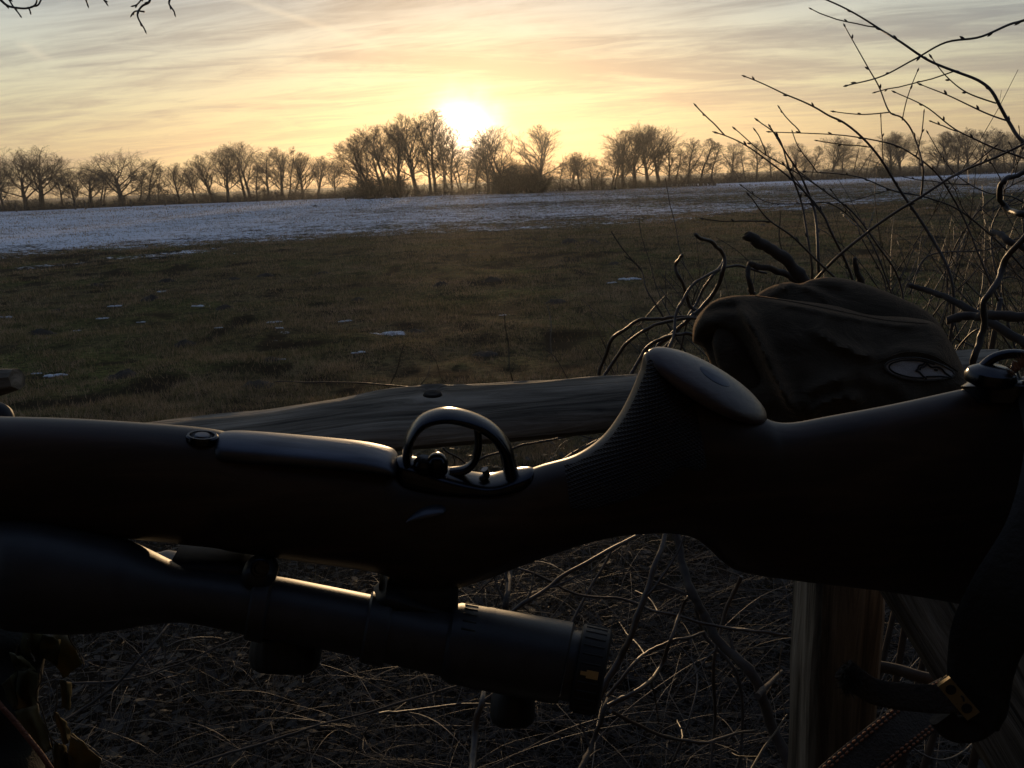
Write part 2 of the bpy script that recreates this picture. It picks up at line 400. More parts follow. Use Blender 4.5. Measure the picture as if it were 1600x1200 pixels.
# grass blades (single triangles) and leaf litter
def blades(name, m, N, dmin, dmax, h0, h1, wk, keep=None, amin=-36, amax=36, lean=.5, zoff=0.0, seed=1, label=None, cat=None):
    r = np.random.default_rng(seed)
    d = np.exp(r.uniform(math.log(dmin), math.log(dmax), N)); th = np.radians(r.uniform(amin, amax, N))
    x = d * np.sin(th); y = d * np.cos(th)
    # clumping
    cl_ = lattice_noise(x, y, .45, 21) + lattice_noise(x, y, 1.3, 22)
    k = r.random(N) < np.clip(.62 + cl_ * 1.3, .22, 1)
    k &= (soil_fn(x, y) < .35) | (r.random(N) < .12)
    if keep is not None: k &= keep(x, y, r)
    x, y, d = x[k], y[k], d[k]; n = len(x); z = ground_z(x, y) + zoff
    h = r.uniform(h0, h1, n) * (.7 + .9 * np.clip(cl_[k] + .5, 0, 1)) * (1 + d / 60); w = np.maximum(.0022, wk * d)
    ph = r.uniform(0, 2 * math.pi, n); la = r.uniform(0, 2 * math.pi, n); ll = h * r.uniform(0, lean * 2, n)
    V = np.zeros((n, 3, 3)); V[:, 0] = np.stack([x - w * np.cos(ph), y - w * np.sin(ph), z - .01], -1)
    V[:, 1] = np.stack([x + w * np.cos(ph), y + w * np.sin(ph), z - .01], -1)
    V[:, 2] = np.stack([x + ll * np.cos(la), y + ll * np.sin(la), z + h], -1)
    mm = bpy.data.meshes.new(name); mm.vertices.add(n * 3); mm.vertices.foreach_set('co', V.ravel().astype(np.float32))
    mm.loops.add(n * 3); mm.loops.foreach_set('vertex_index', np.arange(n * 3, dtype=np.int32))
    mm.polygons.add(n); mm.polygons.foreach_set('loop_start', (np.arange(n) * 3).astype(np.int32)); mm.update(calc_edges=True)
    t = mm.attributes.new('rnd', 'FLOAT', 'POINT'); t.data.foreach_set('value', np.repeat(r.random(n), 3).astype(np.float32))
    mm.materials.append(m); o = bpy.data.objects.new(name, mm); C.objects.link(o)
    return tag(o, label, cat, kind='stuff')
blades('pasture_grass', MGRASS, 620000, 5.5, 60, .015, .05, .00036, keep=lambda x, y, r: (y < 43.5 + .46 * x + 4), seed=2,
       label='short brown and green pasture grass of the near field', cat='grass')
blades('frozen_stubble', MGRASS, 170000, 28, 165, .015, .05, .00035, keep=lambda x, y, r: (y > 43.5 + .46 * x) & (r.random(len(x)) < .5), seed=3,
       label='sparse dark grass tips poking through the thin snow', cat='grass')
blades('dry_undergrowth_grass', MDRY, 26000, 2.2, 7.5, .03, .13, .0004, lean=1.3, seed=4,
       label='tangled dry grass and stalks on the shaded ground below', cat='grass')

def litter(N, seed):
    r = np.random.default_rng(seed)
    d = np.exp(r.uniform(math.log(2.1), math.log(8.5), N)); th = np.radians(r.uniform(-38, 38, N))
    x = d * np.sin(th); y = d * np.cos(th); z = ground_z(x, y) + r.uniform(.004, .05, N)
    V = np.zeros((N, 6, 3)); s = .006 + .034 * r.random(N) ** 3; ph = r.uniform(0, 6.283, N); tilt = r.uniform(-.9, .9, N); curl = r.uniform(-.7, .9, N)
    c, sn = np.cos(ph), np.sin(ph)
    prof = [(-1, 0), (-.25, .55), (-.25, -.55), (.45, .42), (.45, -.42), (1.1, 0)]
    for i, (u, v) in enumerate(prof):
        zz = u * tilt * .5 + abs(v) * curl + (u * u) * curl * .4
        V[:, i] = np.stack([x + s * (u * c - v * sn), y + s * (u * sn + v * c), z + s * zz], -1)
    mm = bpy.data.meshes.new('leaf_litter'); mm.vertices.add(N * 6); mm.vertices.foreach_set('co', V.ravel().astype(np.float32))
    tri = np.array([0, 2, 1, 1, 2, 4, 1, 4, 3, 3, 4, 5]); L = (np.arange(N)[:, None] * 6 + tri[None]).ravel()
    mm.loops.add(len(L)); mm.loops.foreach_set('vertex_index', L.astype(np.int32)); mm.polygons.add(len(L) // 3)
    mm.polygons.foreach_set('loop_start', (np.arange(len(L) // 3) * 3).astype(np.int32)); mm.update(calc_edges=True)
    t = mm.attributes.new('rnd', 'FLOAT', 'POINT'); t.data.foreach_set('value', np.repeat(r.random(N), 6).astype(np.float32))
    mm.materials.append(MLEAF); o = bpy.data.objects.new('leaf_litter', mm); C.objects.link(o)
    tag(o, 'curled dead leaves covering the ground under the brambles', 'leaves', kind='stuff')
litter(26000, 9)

# molehills
def molehill(seed):
    rr = random.Random(seed); b = MB(); n = 26; rings_ = []
    for k, (q, h) in enumerate([(1.0, -.03), (.86, .02), (.66, .12), (.42, .21), (.2, .26), (.04, .275)]):
        rings_.append([(q * .34 * (1 + .22 * vn(math.cos(t), math.sin(t), 1.6, seed)) * math.cos(t) + .02 * vn(t, q, 9, seed),
                        q * .34 * (1 + .22 * vn(math.cos(t), math.sin(t), 1.6, seed)) * math.sin(t),
                        h * (.8 + .5 * vn(math.cos(t) * q, math.sin(t) * q, 4, seed + 3)) + .03 * vn(math.cos(t) * 5 * q, math.sin(t) * 5 * q, 2, seed + 9)) for t in [2 * math.pi * j / n for j in range(n)]])
    b.rings(rings_); return b.build('molehill', MSOIL)
mole_src = [molehill(s) for s in range(3)]
moles = [(195, 588, .9, 'low dark molehill in the grass near the left log end'), (400, 604, .9, 'dark molehill close beyond the left end of the rail'), (425, 562, .7, 'small molehill with a fleck of snow on its right side'),
 (760, 551, .7, 'dark molehill right behind the thin white stalk'), (60, 518, .9, 'dark molehill at the left edge among snow flecks'), (235, 470, 1.0, 'dark molehill between snow flecks left of centre'),
 (90, 482, .8, 'molehill at the left with thin snow streaks beside it'), (350, 478, .9, 'molehill next to a thin row of snow flecks'), (415, 432, .9, 'molehill in the middle distance of the brown pasture'),
 (365, 436, .8, 'flat molehill left of a similar one in mid pasture'), (690, 448, .9, 'molehill in the brown mid pasture below the sun'), (770, 440, .9, 'wide low molehill beside the one below the sun'),
 (890, 383, 1.3, 'left one of two close dark molehills far out in the pasture'), (925, 382, 1.2, 'right one of two close dark molehills far out in the pasture'), (492, 323, 1.6, 'lone dark mound standing out on the snowfield'),
 (505, 428, .9, 'molehill on the green part of the mid pasture'), (290, 535, .8, 'molehill left of centre in the near pasture'), (650, 515, .7, 'small molehill behind the white snow lump'),
 (870, 470, .8, 'molehill right of centre in the mid pasture'), (960, 415, .9, 'molehill towards the loops of vine on the right'), (150, 445, .9, 'molehill in the brown grass at the left'), (260, 440, .9, 'faint flat molehill in the brown grass at the left'),
 (560, 468, .8, 'molehill in the middle of the brown pasture'), (1190, 352, 1.2, 'far molehill behind the birch twigs')]
for i, (x, y, s, lb) in enumerate(moles):
    p = GP(x, y); src = mole_src[i % 3]
    o = src if i < 3 else src.copy()
    if i >= 3: C.objects.link(o)
    o.location = (p.x, p.y, zg(p.x, p.y) - .02); o.scale = (s * random.uniform(.7, .95), s * random.uniform(.7, 1), s * random.uniform(.35, .55)); o.rotation_euler.z = random.uniform(0, 6)
    tag(o, lb, 'molehill', 'molehills in the pasture')
# snow remnants with thickness
def snowlump(seed):
    rr = random.Random(seed); b = MB()
    for k in range(11):
        cx, cy = rr.gauss(0, .13), rr.gauss(0, .07); sc = .085 * rr.random() ** 1.2 + .015; n = 12; rr_ = []
        for q, h in [(1, -.02), (.95, .012), (.7, .03), (.3, .04), (.05, .042)]:
            rr_.append([(cx + q * (1 + .9 * vn(math.cos(t) + k, math.sin(t), 1.9, seed)) * math.cos(t) * sc * 1.5, cy + q * (1 + .9 * vn(math.cos(t) + k, math.sin(t), 1.9, seed)) * math.sin(t) * sc, h * sc * 14 * (1 + .5 * vn(math.cos(t) * q + k, math.sin(t) * q, 3, seed)) - .01) for t in [2 * math.pi * j / n for j in range(n)]])
        b.rings(rr_)
    return b.build('snow_remnant', MSNOW)
ssrc = [snowlump(s) for s in (31, 44, 52)]
remn = [(617, 521, 1.0, 'largest white lump of leftover snow in the near pasture'), (568, 550, .45, 'small snow remnant left below the largest lump'), (88, 583, .55, 'snow remnant near the log end at the left edge'),
 (60, 580, .3, 'tiny snow fleck left of another near the log end'), (445, 563, .25, 'snow fleck on the side of a molehill'), (438, 517, .3, 'tiny snow fleck above a small molehill'), (165, 496, .5, 'snow fleck in the left part of the pasture'),
 (125, 514, .35, 'snow fleck between two molehills at the left'), (70, 525, .5, 'snow fleck under the leftmost molehill'), (185, 478, .6, 'thin snow streak left of centre'), (315, 478, .7, 'long snow streak beside a molehill'),
 (255, 453, .6, 'snow fleck farther back left of centre'), (345, 512, .3, 'single pale snow fleck in the brown grass'), (225, 500, .4, 'snow fleck right of two others at the left'), (430, 503, .5, 'flat snow remnant in the centre pasture'), (545, 499, .5, 'flat snow remnant left of the largest lump'),
 (790, 493, .3, 'snow crumb by the tip of the white stalk'), (985, 438, .9, 'snow remnant by the vine loops'), (960, 442, .5, 'snow crumb left of the remnant by the vine loops'), (15, 492, .8, 'snow fleck at the left picture edge')]
for i, (x, y, s, lb) in enumerate(remn):
    p = GP(x, y); src = ssrc[i % 3]; o = src if i < 3 else src.copy()
    if i >= 3: C.objects.link(o)
    o.location = (p.x, p.y, zg(p.x, p.y) + .01); o.scale = (s * .8, s * .8, s * .6) if i else (1.15, 1.1, .9); o.rotation_euler.z = random.uniform(-.4, .4)
    tag(o, lb, 'snow', 'snow remnants in the pasture')

# ------------------------------------------------------------------ far trees
def rot_about(v, axis, a): return Matrix.Rotation(a, 3, axis) @ v
def limb(mb, r, p, d, L, rad, lev, K):
    """K: dict with per-level child counts, spread, gravity, wander"""
    if 'env' in K:        # crowns fill a rounded dome
        ch, rh, rz = K['env']; e = p + d * L; q2 = (e.x * e.x + e.y * e.y) / rh ** 2 + ((e.z - ch) / rz) ** 2
        if q2 > 1: L *= max(.25, .8 - .55 * (q2 - 1))
    nseg = 4 if lev == 0 else (3 if lev <= 2 else (2 if lev == 3 else 1))
    pts = [p.copy()]; dirs = [d.copy()]; q = p.copy(); dd = d.copy()
    for i in range(nseg):
        dd = (dd + Vector((r.uniform(-1, 1), r.uniform(-1, 1), r.uniform(-.6, 1) * .8 + K['up'])) * K['wander']).normalized()
        q = q + dd * (L / nseg); pts.append(q.copy()); dirs.append(dd.copy())
    taper = .35 if lev else .5
    rads = [max(K['rmin'], rad * (1 - (1 - taper) * i / nseg)) for i in range(nseg + 1)]
    if lev >= K['max']:
        mb.spike(p, pts[-1], max(K['rmin'], rad)); return
    if lev < 3: mb.tube(pts, rads, 5 if lev < 2 else 4, cap=False)
    else: mb.tube(pts, rads, 3, cap=False)
    nc = K['n'][lev]
    for c in range(nc):
        t = (c + r.uniform(.1, .9)) / nc; t = K['bare'][lev] + (1 - K['bare'][lev]) * t
        f = t * nseg; i = min(int(f), nseg - 1); pp = pts[i].lerp(pts[i + 1], f - i); bd = dirs[min(i + 1, nseg)]
        side = bd.orthogonal().normalized(); side = rot_about(side, bd, r.uniform(0, 6.283))
        sp = K['spread'] * r.uniform(.7, 1.25)
        nd = (bd * math.cos(sp) + side * math.sin(sp)).normalized()
        limb(mb, r, pp, nd, L * K['len'][lev] * r.uniform(.7, 1.15) * (1.12 - .45 * t), rads[i] * .52, lev + 1, K)
KINDS = {
 'oak': dict(n=[11, 8, 7, 6, 3], bare=[.30, .2, .12, .1, 0], len=[.88, .66, .64, .62, .6], spread=.92, up=.12, wander=.26, rmin=.010, max=4, trunk=.60, tr=.036, env=(6.8, 6.6, 5.6)),
 'round': dict(n=[14, 8, 7, 6, 3], bare=[.24, .12, .12, .1, 0], len=[.72, .62, .60, .60, .6], spread=.66, up=.26, wander=.20, rmin=.009, max=4, trunk=.78, tr=.024, env=(7.0, 4.7, 5.6)),
 'slender': dict(n=[20, 8, 7, 6, 3], bare=[.20, .15, .1, .1, 0], len=[.40, .56, .58, .6, .6], spread=.78, up=.18, wander=.12, rmin=.009, max=4, trunk=.90, tr=.017, env=(7.4, 3.0, 5.6)),
}
def make_tree(seed, kind, stems=1):
    K = KINDS[kind]; r = random.Random(seed); H = 12.0
    root = empty('bare_tree', (0, 0, 0), 'x', 'tree')
    tb, cb = MB(), MB()
    for s in range(stems):
        L = H * K['trunk'] * r.uniform(.85, 1.05); rad = H * K['tr'] * (.75 if stems > 1 else 1)
        p = Vector((r.uniform(-.5, .5), r.uniform(-.5, .5), -.2)) * (1 if stems > 1 else .2)
        d = Vector((r.uniform(-.22, .22), r.uniform(-.2, .2), 1)).normalized() if stems > 1 else Vector((r.uniform(-.06, .06), 0, 1)).normalized()
        pts = [p.copy()]; dirs = [d.copy()]; q = p.copy(); dd = d.copy(); n = 6
        for i in range(n):
            dd = (dd + Vector((r.uniform(-1, 1), r.uniform(-1, 1), .5)) * .09).normalized(); q = q + dd * L / n; pts.append(q.copy()); dirs.append(dd.copy())
        rads = [rad * (1.25 if i == 0 else 1 - .72 * i / n) for i in range(n + 1)]
        tb.tube(pts, rads, 7)
        nc = K['n'][0] if stems == 1 else max(5, K['n'][0] * 2 // 3)
        for c in range(nc):
            t = K['bare'][0] + (1 - K['bare'][0]) * (c + r.uniform(0, .8)) / (nc - .2); t = min(t, 1)
            f = t * n; i = min(int(f), n - 1); pp = pts[i].lerp(pts[i + 1], f - i); bd = dirs[i + 1]
            side = rot_about(bd.orthogonal().normalized(), bd, c * 2.4 + r.uniform(-.4, .4))
            sp = K['spread'] * (1.15 - .65 * (t - K['bare'][0]) / (1 - K['bare'][0])) * r.uniform(.8, 1.2)
            nd = (bd * math.cos(sp) + side * math.sin(sp)).normalized()
            base_l = H * {'oak': .50, 'round': .46, 'slender': .27}[kind]
            limb(cb, r, pp, nd, base_l * r.uniform(.75, 1.1) * (1.1 - .45 * (t - K['bare'][0])), rads[i] * .42, 1, K)
    tb.build('trunk', MBARK, root); cb.build('crown', MBARK, root)
    zs = [v[2] for v in cb.v]; xs = [v[0] for v in cb.v]
    return root, float(np.percentile(zs, 99.3)), float(np.percentile(xs, 98.5) - np.percentile(xs, 1.5))
def copy_tree(o, parent=None):
    c = o.copy(); C.objects.link(c)
    if parent is not None: c.parent = parent
    for ch in o.children: copy_tree(ch, c)
    return c
SRC = {}
for kind, lst in (('oak', [(1, 1), (2, 1), (3, 1), (4, 2)]), ('round', [(11, 1), (12, 1), (13, 1), (14, 2)]), ('slender', [(21, 1), (22, 1), (23, 1), (24, 2)])):
    SRC[kind] = [make_tree(s, kind, st) + ([0],) for s, st in lst]
base_line = [(-60, 331), (0, 328), (300, 318), (560, 307), (800, 300), (950, 294), (1100, 286), (1300, 277), (1700, 262)]
def by(x):
    for (a, ya), (b, yb) in zip(base_line[:-1], base_line[1:]):
        if x <= b: return ya + (yb - ya) * (x - a) / (b - a)
    return 262
clumps = [
 ('row at the left field end', [(-30, 238, 90, 'oak', 0), (5, 250, 50, 'oak', 0), (42, 244, 80, 'oak', 0), (66, 242, 80, 'oak', 0), (98, 268, 30, 'slender', 40), (118, 268, 55, 'round', 0), (142, 262, 70, 'oak', 0), (160, 270, 40, 'round', 30), (190, 250, 88, 'oak', 0), (222, 258, 40, 'slender', 20), (236, 255, 40, 'slender', 0), (250, 268, 30, 'slender', 30)]),
 ('loose row left of the sun', [(281, 262, 38, 'round', 0), (308, 268, 36, 'round', 10), (334, 247, 46, 'round', 0), (358, 243, 50, 'round', 0), (388, 237, 62, 'round', 0), (404, 262, 28, 'slender', 0), (421, 242, 36, 'slender', 30), (442, 237, 60, 'round', 45), (455, 240, 40, 'slender', 20), (474, 249, 48, 'round', 0), (497, 252, 46, 'round', 50), (525, 258, 32, 'round', 70)]),
 ('tall clump at the sun', [(558, 262, 26, 'slender', 0), (580, 222, 70, 'round', 0), (602, 208, 80, 'round', 20), (622, 205, 62, 'round', 0), (652, 190, 66, 'round', 0), (672, 196, 40, 'slender', 20), (684, 192, 46, 'slender', 0), (696, 205, 50, 'round', 30), (706, 222, 36, 'slender', 0), (722, 232, 36, 'slender', 0), (733, 240, 30, 'slender', 10), (744, 240, 36, 'slender', 0), (764, 230, 46, 'round', 0), (786, 214, 60, 'round', 40), (844, 206, 70, 'round', 60)]),
 ('low knot right of the sun', [(772, 252, 60, 'oak', -6), (800, 255, 56, 'oak', -4), (824, 256, 60, 'oak', -5), (848, 250, 60, 'oak', 0), (876, 258, 36, 'slender', 0), (893, 250, 40, 'round', 10), (908, 244, 44, 'round', 0), (926, 250, 40, 'round', 0), (940, 262, 26, 'slender', 0)]),
 ('broad dark clump', [(958, 240, 36, 'round', 0), (974, 215, 66, 'round', 0), (992, 208, 62, 'oak', 0), (1012, 208, 62, 'round', 0), (1030, 210, 56, 'round', 10), (1046, 224, 40, 'slender', 0), (1060, 228, 36, 'slender', 0), (1076, 226, 36, 'slender', 20), (1094, 222, 42, 'slender', 0), (1112, 232, 30, 'slender', 20)]),
 ('pale row behind the birch', [(1142, 226, 44, 'slender', 60), (1160, 232, 36, 'slender', 80), (1182, 228, 46, 'slender', 60), (1204, 232, 40, 'slender', 90), (1238, 228, 50, 'round', 60), (1252, 246, 40, 'round', 60), (1268, 236, 34, 'slender', 60), (1298, 222, 50, 'round', 60), (1316, 230, 36, 'slender', 70), (1336, 226, 44, 'slender', 60), (1356, 236, 40, 'slender', 80), (1392, 216, 54, 'round', 20), (1408, 214, 56, 'round', 30), (1436, 222, 44, 'slender', 40)]),
 ('dense row at the right edge', [(1462, 214, 50, 'slender', 20), (1480, 212, 50, 'round', 20), (1496, 209, 50, 'slender', 20), (1512, 209, 50, 'round', 20), (1530, 208, 50, 'slender', 20), (1548, 212, 50, 'round', 20), (1566, 214, 50, 'slender', 20), (1584, 218, 50, 'round', 20), (1604, 216, 50, 'slender', 20), (1628, 214, 60, 'round', 20)]),
]
ORD = ['first', 'second', 'third', 'fourth', 'fifth', 'sixth', 'seventh', 'eighth', 'ninth', 'tenth', 'eleventh', 'twelfth', 'thirteenth', 'fourteenth', 'fifteenth']
ADJ = {'oak': 'gnarled spreading bare tree', 'round': 'round-crowned bare tree', 'slender': 'slender upright bare tree'}
cnt = {}
tr_rng = random.Random(99)
for cname, lst in clumps:
    lst = sorted(lst)
    for i, (px, ty, wd, kind, far) in enumerate(lst):
        k = cnt.get(kind, 0); cnt[kind] = k + 1
        src, H, W, used = SRC[kind][(k * 3 + k // 4) % 4]
        if used[0] == 0: o = src; used[0] = 1
        else: o = copy_tree(src); used[0] += 1
        byy = by(px)
        D = 150 + .0 * px + far + tr_rng.uniform(-8, 8) + (25 if px < 560 else (10 if px < 1120 else 20))
        x = at_px(px, D)
        hor = 282 - (px - 800) * .0375
        hh = (hor - ty) / FPX * D * tr_rng.uniform(.96, 1.08) + CAMH
        sx = wd / FPX * D / W
        sz = hh / H
        sx *= 1.32; sz *= 1.06; sx = max(sx, sz * .8); sx = min(sx, sz * 1.7)
        o.location = (x, D, zg(x, D) - .05); o.scale = (sx, sx, sz); o.rotation_euler = (0, tr_rng.uniform(-.05, .05), tr_rng.choice([0, 3.14159]) + tr_rng.uniform(-.5, .5))
        tag(o, '%s, %s from left in the %s' % (ADJ[kind], ORD[i], cname), 'tree', 'bare trees along the far edge of the field')
# hedges under / behind the trees
def hedge(name, x0, x1, D, hfun, dens, m, label, seed, thick=3.0):
    r = random.Random(seed); b = MB(); px = x0
    while px < x1:
        h = hfun(px) * r.uniform(.6, 1.15); Y = D + r.uniform(-thick, thick) ; x = at_px(px, Y)
        p = Vector((x, Y, -.2)); d = Vector((r.uniform(-.5, .5), r.uniform(-.3, .3), 1)).normalized()
        top = p + d * h; b.spike(p, top, .05)
        for k in range(5):
            t = r.uniform(.15, .95); s = p.lerp(top, t)
            e = s + Vector((r.uniform(-1, 1), r.uniform(-.6, .6), r.uniform(.0, .9))) * h * .33
            b.spike(s, e, .03)
            for j in range(2):
                s2 = s.lerp(e, r.uniform(.3, 1)); b.spike(s2, s2 + Vector((r.uniform(-1, 1), r.uniform(-.5, .5), r.uniform(-.3, .8))) * h * .17, .022)
        px += dens
    return tag(b.build(name, m), label, 'hedge', kind='stuff')
def hh(base, var, s, seed): return lambda px: base + var * vn(px, 0, s, seed)
hedge('low_hedge', -60, 560, 172, hh(2.3, 2.0, .05, 1), .42, MHEDGE, 'low tangled hedge under the trees on the left', 1)
hedge('low_hedge', 540, 1120, 158, hh(2.2, 1.8, .05, 2), .42, MHEDGE, 'low tangled hedge under the trees around the sun', 2)
hedge('low_hedge', 1100, 1680, 176, hh(2.4, 1.8, .05, 3), .42, MHEDGE, 'low tangled hedge under the trees on the right', 3)
hedge('distant_woodland', -80, 1700, 520, hh(6.5, 5.0, .02, 5), .55, MHEDGE, 'faint distant woodland on the horizon behind the trees', 4, thick=30)
def bush(px0, px1, topy, D, n, label, seed, m=MHEDGE, flatten=1.0):
    r = random.Random(seed * 13); cx = (px0 + px1) / 2; x = at_px(cx, D); rx = (px1 - px0) / 2 / FPX * D
    hor = 282 - (cx - 800) * .0375; H = (hor - topy) / FPX * D + CAMH; root = empty('bush', (x, D, 0), label, 'bush'); sb, tb = MB(), MB()
    K = dict(n=[0, 6, 6, 6, 3], bare=[0, .2, .1, .05, 0], len=[0, .6, .62, .62, .6], spread=.95, up=.10, wander=.26, rmin=.016, max=4)
    for k in range(max(9, n // 130)):
        a = r.uniform(0, 6.283); q = r.random() ** .6; b0 = Vector((math.cos(a) * q * rx * .45, math.sin(a) * q * rx * .3, -.2)); d = Vector((math.cos(a) * q * .8, math.sin(a) * q * .5, 1)).normalized()
        L = H * r.uniform(.55, .85) * (1 - .25 * q); pts = [b0, b0 + d * L * .5, b0 + d * L + Vector((r.uniform(-.3, .3), 0, 0))]; sb.tube(pts, [.10, .07, .04], 5)
        for c in range(9):
            t = (c + r.random()) / 9; pp = pts[0].lerp(pts[1], t * 2) if t < .5 else pts[1].lerp(pts[2], t * 2 - 1)
            nd = (d * .55 + Vector((r.uniform(-1, 1), r.uniform(-.7, .7), r.uniform(-.25, .5)))).normalized(); limb(tb, r, pp, nd, H * r.uniform(.22, .36), .035, 2, K)
    for o in (sb.build('stem', m), tb.build('crown', m)): o.parent = root
    return root
bush(560, 612, 262, 150, 2600, 'dark rounded bush at the left foot of the tall clump', 3)
bush(596, 648, 264, 151, 2400, 'dark rounded bush second from the left under the tall clump', 4)
bush(768, 822, 256, 147, 4200, 'dense dark bush just right of below the sun', 5)
bush(806, 862, 259, 148, 4200, 'dense dark bush right beside another under the pale round tree', 6)
bush(1370, 1402, 246, 165, 1500, 'small dark evergreen among the pale trees on the right', 7, MEVER)
bush(420, 470, 292, 190, 900, 'low bush among the loose row of trees left of the sun', 8)
bush(560, 590, 285, 149, 700, 'low scrub in front of the dark bush left of the sun', 9)
bush(1125, 1175, 262, 200, 700, 'low scrub at the gap right of the dark clump', 10)
# fence posts at the left tree line
posrc = None
for i, (px, h) in enumerate([(26, 1.3), (118, 2.0), (134, 1.2), (205, 1.3), (258, 1.1), (540, 1.2), (955, 1.2)]):
    D = 160 if px < 300 else 150; x = at_px(px, D)
    if posrc is None:
        b = MB(); b.tube([(0, 0, -.2), (.03, 0, .6), (.02, 0, 1.0)], [.16, .15, .13], 6); posrc = b.build('fence_post', MBARK); o = posrc
    else: o = posrc.copy(); C.objects.link(o)
    o.location = (x, D, zg(x, D)); o.scale = (1, 1, h)
    tag(o, ['short post at the far left tree line', 'tallest wooden post by the left tree row', 'short post beside the tallest one', 'short post under the big spreading tree', 'last short post before the gap on the left', 'short post left of the bushes by the sun', 'short post left of the broad dark clump'][i], 'post', 'posts along the far field edge')
# haze
b = MB(); x0, x1, y0, y1, z0, z1 = -700, 700, -60, 900, -3, 40
for z in (z0, z1): b.ring([(x0, y0, z), (x1, y0, z), (x1, y1, z), (x0, y1, z)])
b.f = [(3, 2, 1, 0), (4, 5, 6, 7), (0, 1, 5, 4), (1, 2, 6, 5), (2, 3, 7, 6), (3, 0, 4, 7)]
HAZE = True
if HAZE:
    hm = bpy.data.materials.new('haze'); hm.use_nodes = True; hm.node_tree.nodes.clear(); q = G(hm.node_tree)
    ho = q.n('ShaderNodeOutputMaterial'); hv = q.n('ShaderNodeVolumePrincipled'); q.l(hv.outputs[0], ho.inputs['Volume'])
    hv.inputs['Color'].default_value = (.9, .9, .9, 1); hv.inputs['Density'].default_value = .00037; hv.inputs['Anisotropy'].default_value = .74
    tag(b.build('haze', hm, smooth=False), 'thin evening haze over the field', 'haze', kind='stuff')

# ------------------------------------------------------------------ hide: rail, posts, boards
def plank(name, c0, c1, w, t, parent, m=MWOOD, upv=Vector((0, 0, 1)), seed=0, mesh_noise=.0015, n=14):
    """rectangular timber between two points; w along upv-ish, t across"""
    c0, c1 = Vector(c0), Vector(c1); L = (c1 - c0).length; ax = (c1 - c0).normalized()
    v = (upv - ax * upv.dot(ax)).normalized(); u = ax.cross(v)
    b = MB(); bev = min(w, t) * .09
    sec = [(-t / 2 + bev, -w / 2), (t / 2 - bev, -w / 2), (t / 2, -w / 2 + bev), (t / 2, w / 2 - bev), (t / 2 - bev, w / 2), (-t / 2 + bev, w / 2), (-t / 2, w / 2 - bev), (-t / 2, -w / 2 + bev)]
    rr_ = []
    for i in range(n + 1):
        x = L * i / n
        rr_.append([(x, a * (1 + .0) + mesh_noise * vn(x * 6, a * 30, 1, seed), c + mesh_noise * vn(x * 7, c * 30 + 9, 1, seed + 5)) for a, c in sec])
    b.rings(rr_); o = b.build(name, m)
    Mx = Matrix((ax, u, v)).transposed().to_4x4(); Mx.translation = c0
    o.matrix_world = Mx
    if parent is not None:
        o.parent = parent; Mx.translation = c0 - Vector(parent.location); o.matrix_local = Mx
    return autosmooth(o, 35)

# traced rail, sculpted with real depth
rail_st = [(-150, 690, 742, 790), (0, 678, 730, 778), (150, 666, 716, 760), (240, 658, 708, 750), (330, 649, 700, 742), (450, 634, 688, 728), (540, 620, 676, 712), (600, 609, 669, 702), (640, 603, 667, 697), (670, 601, 663, 695), (710, 600, 659, 691), (793, 597, 650, 685), (900, 590, 642, 675), (1003, 583, 635, 665), (1150, 572, 624, 655), (1350, 557, 610, 642), (1560, 545, 598, 632)]
ro = P(700, 640, .78)
rb = MB(); rr_ = []
for (x, yb_, yf, yo) in spline(rail_st, 10):
    t = (x + 150) / 1710; d = .70 + .30 * t
    kn = math.exp(-((x - 676) / 26) ** 2)
    A = P(x, yb_, d + .06); Bm = P(x, (yb_ + yf) / 2 - 2, d + .035); Cc = P(x, yf, d); Dd = P(x, yo, d - .002); E = P(x, yo + 6, d + .055)
    jit = lambda k: Vector((0, 0, .0016 * vn(x, k * 33, .03, k)))
    ring = []
    cor = [A, Cc, Dd, E]
    # top face subdivided for a waney, grooved surface
    for k in range(9):
        s = k / 8; p = A.lerp(Cc, s)
        grv = .0022 * vn(x * .10 + s * 2, s * 60 + 14 * kn * math.sin(s * 3), .11, 3) + .0012 * vn(x * .06, s * 140, .2, 8)
        bul = .006 * math.sin(math.pi * s)
        kd = -.007 * math.exp(-((x - 676) / 13) ** 2 - ((s - .22) / .14) ** 2) + .002 * math.exp(-((math.hypot((x - 676) / 22, (s - .22) / .22) - 1) / .3) ** 2)
        ring.append(p + up * (bul + grv + kd))
    for k in range(1, 5): ring.append(Cc.lerp(Dd, k / 4) + fwd * (-.0025 * math.sin(math.pi * k / 4) + .001 * vn(x, k * 40, .08, 6)))
    ring.append(E); ring.append(A.lerp(E, .5) + fwd * .006)
    rr_.append(ring)
rb.rings(rr_)
rail_root = empty('hide_rail', ro, 'weathered grey wooden rail with a knot, running behind the rifle', 'rail')
ax = (P(1350, 590, 1.0) - P(0, 700, .73)).normalized()
# wood grain follows the rail: give the mesh its own axes
def reaxis(o, ax, origin):
    v = (up - ax * up.dot(ax)).normalized(); u = v.cross(ax)
    Mx = Matrix((ax, u, v)).transposed().to_4x4(); Mx.translation = origin
    inv = Mx.inverted(); 
    o.data.transform(inv); return Mx
o = rb.build('beam', MWOOD); Mx = reaxis(o, ax, ro); o.parent = rail_root; Mx.translation = (0, 0, 0); o.matrix_local = Mx; autosmooth(o, 50)
kb = MB()
kc = P(676, 614, .80); pts_ = []
for q, h in ((1, -.002), (.85, .0004), (.4, -.0006), (.05, -.001)):
    pts_.append([kc + right * (.0095 * q * math.cos(t)) + (fwd * .9 + up * .35).normalized() * (.008 * q * math.sin(t)) + up * h for t in [6.283 * j / 20 for j in range(20)]])
kb.rings(pts_); kb.build('knot', simple('dark_knot', (.008, .006, .004), (.02, .015, .011), 120, .95), rail_root)

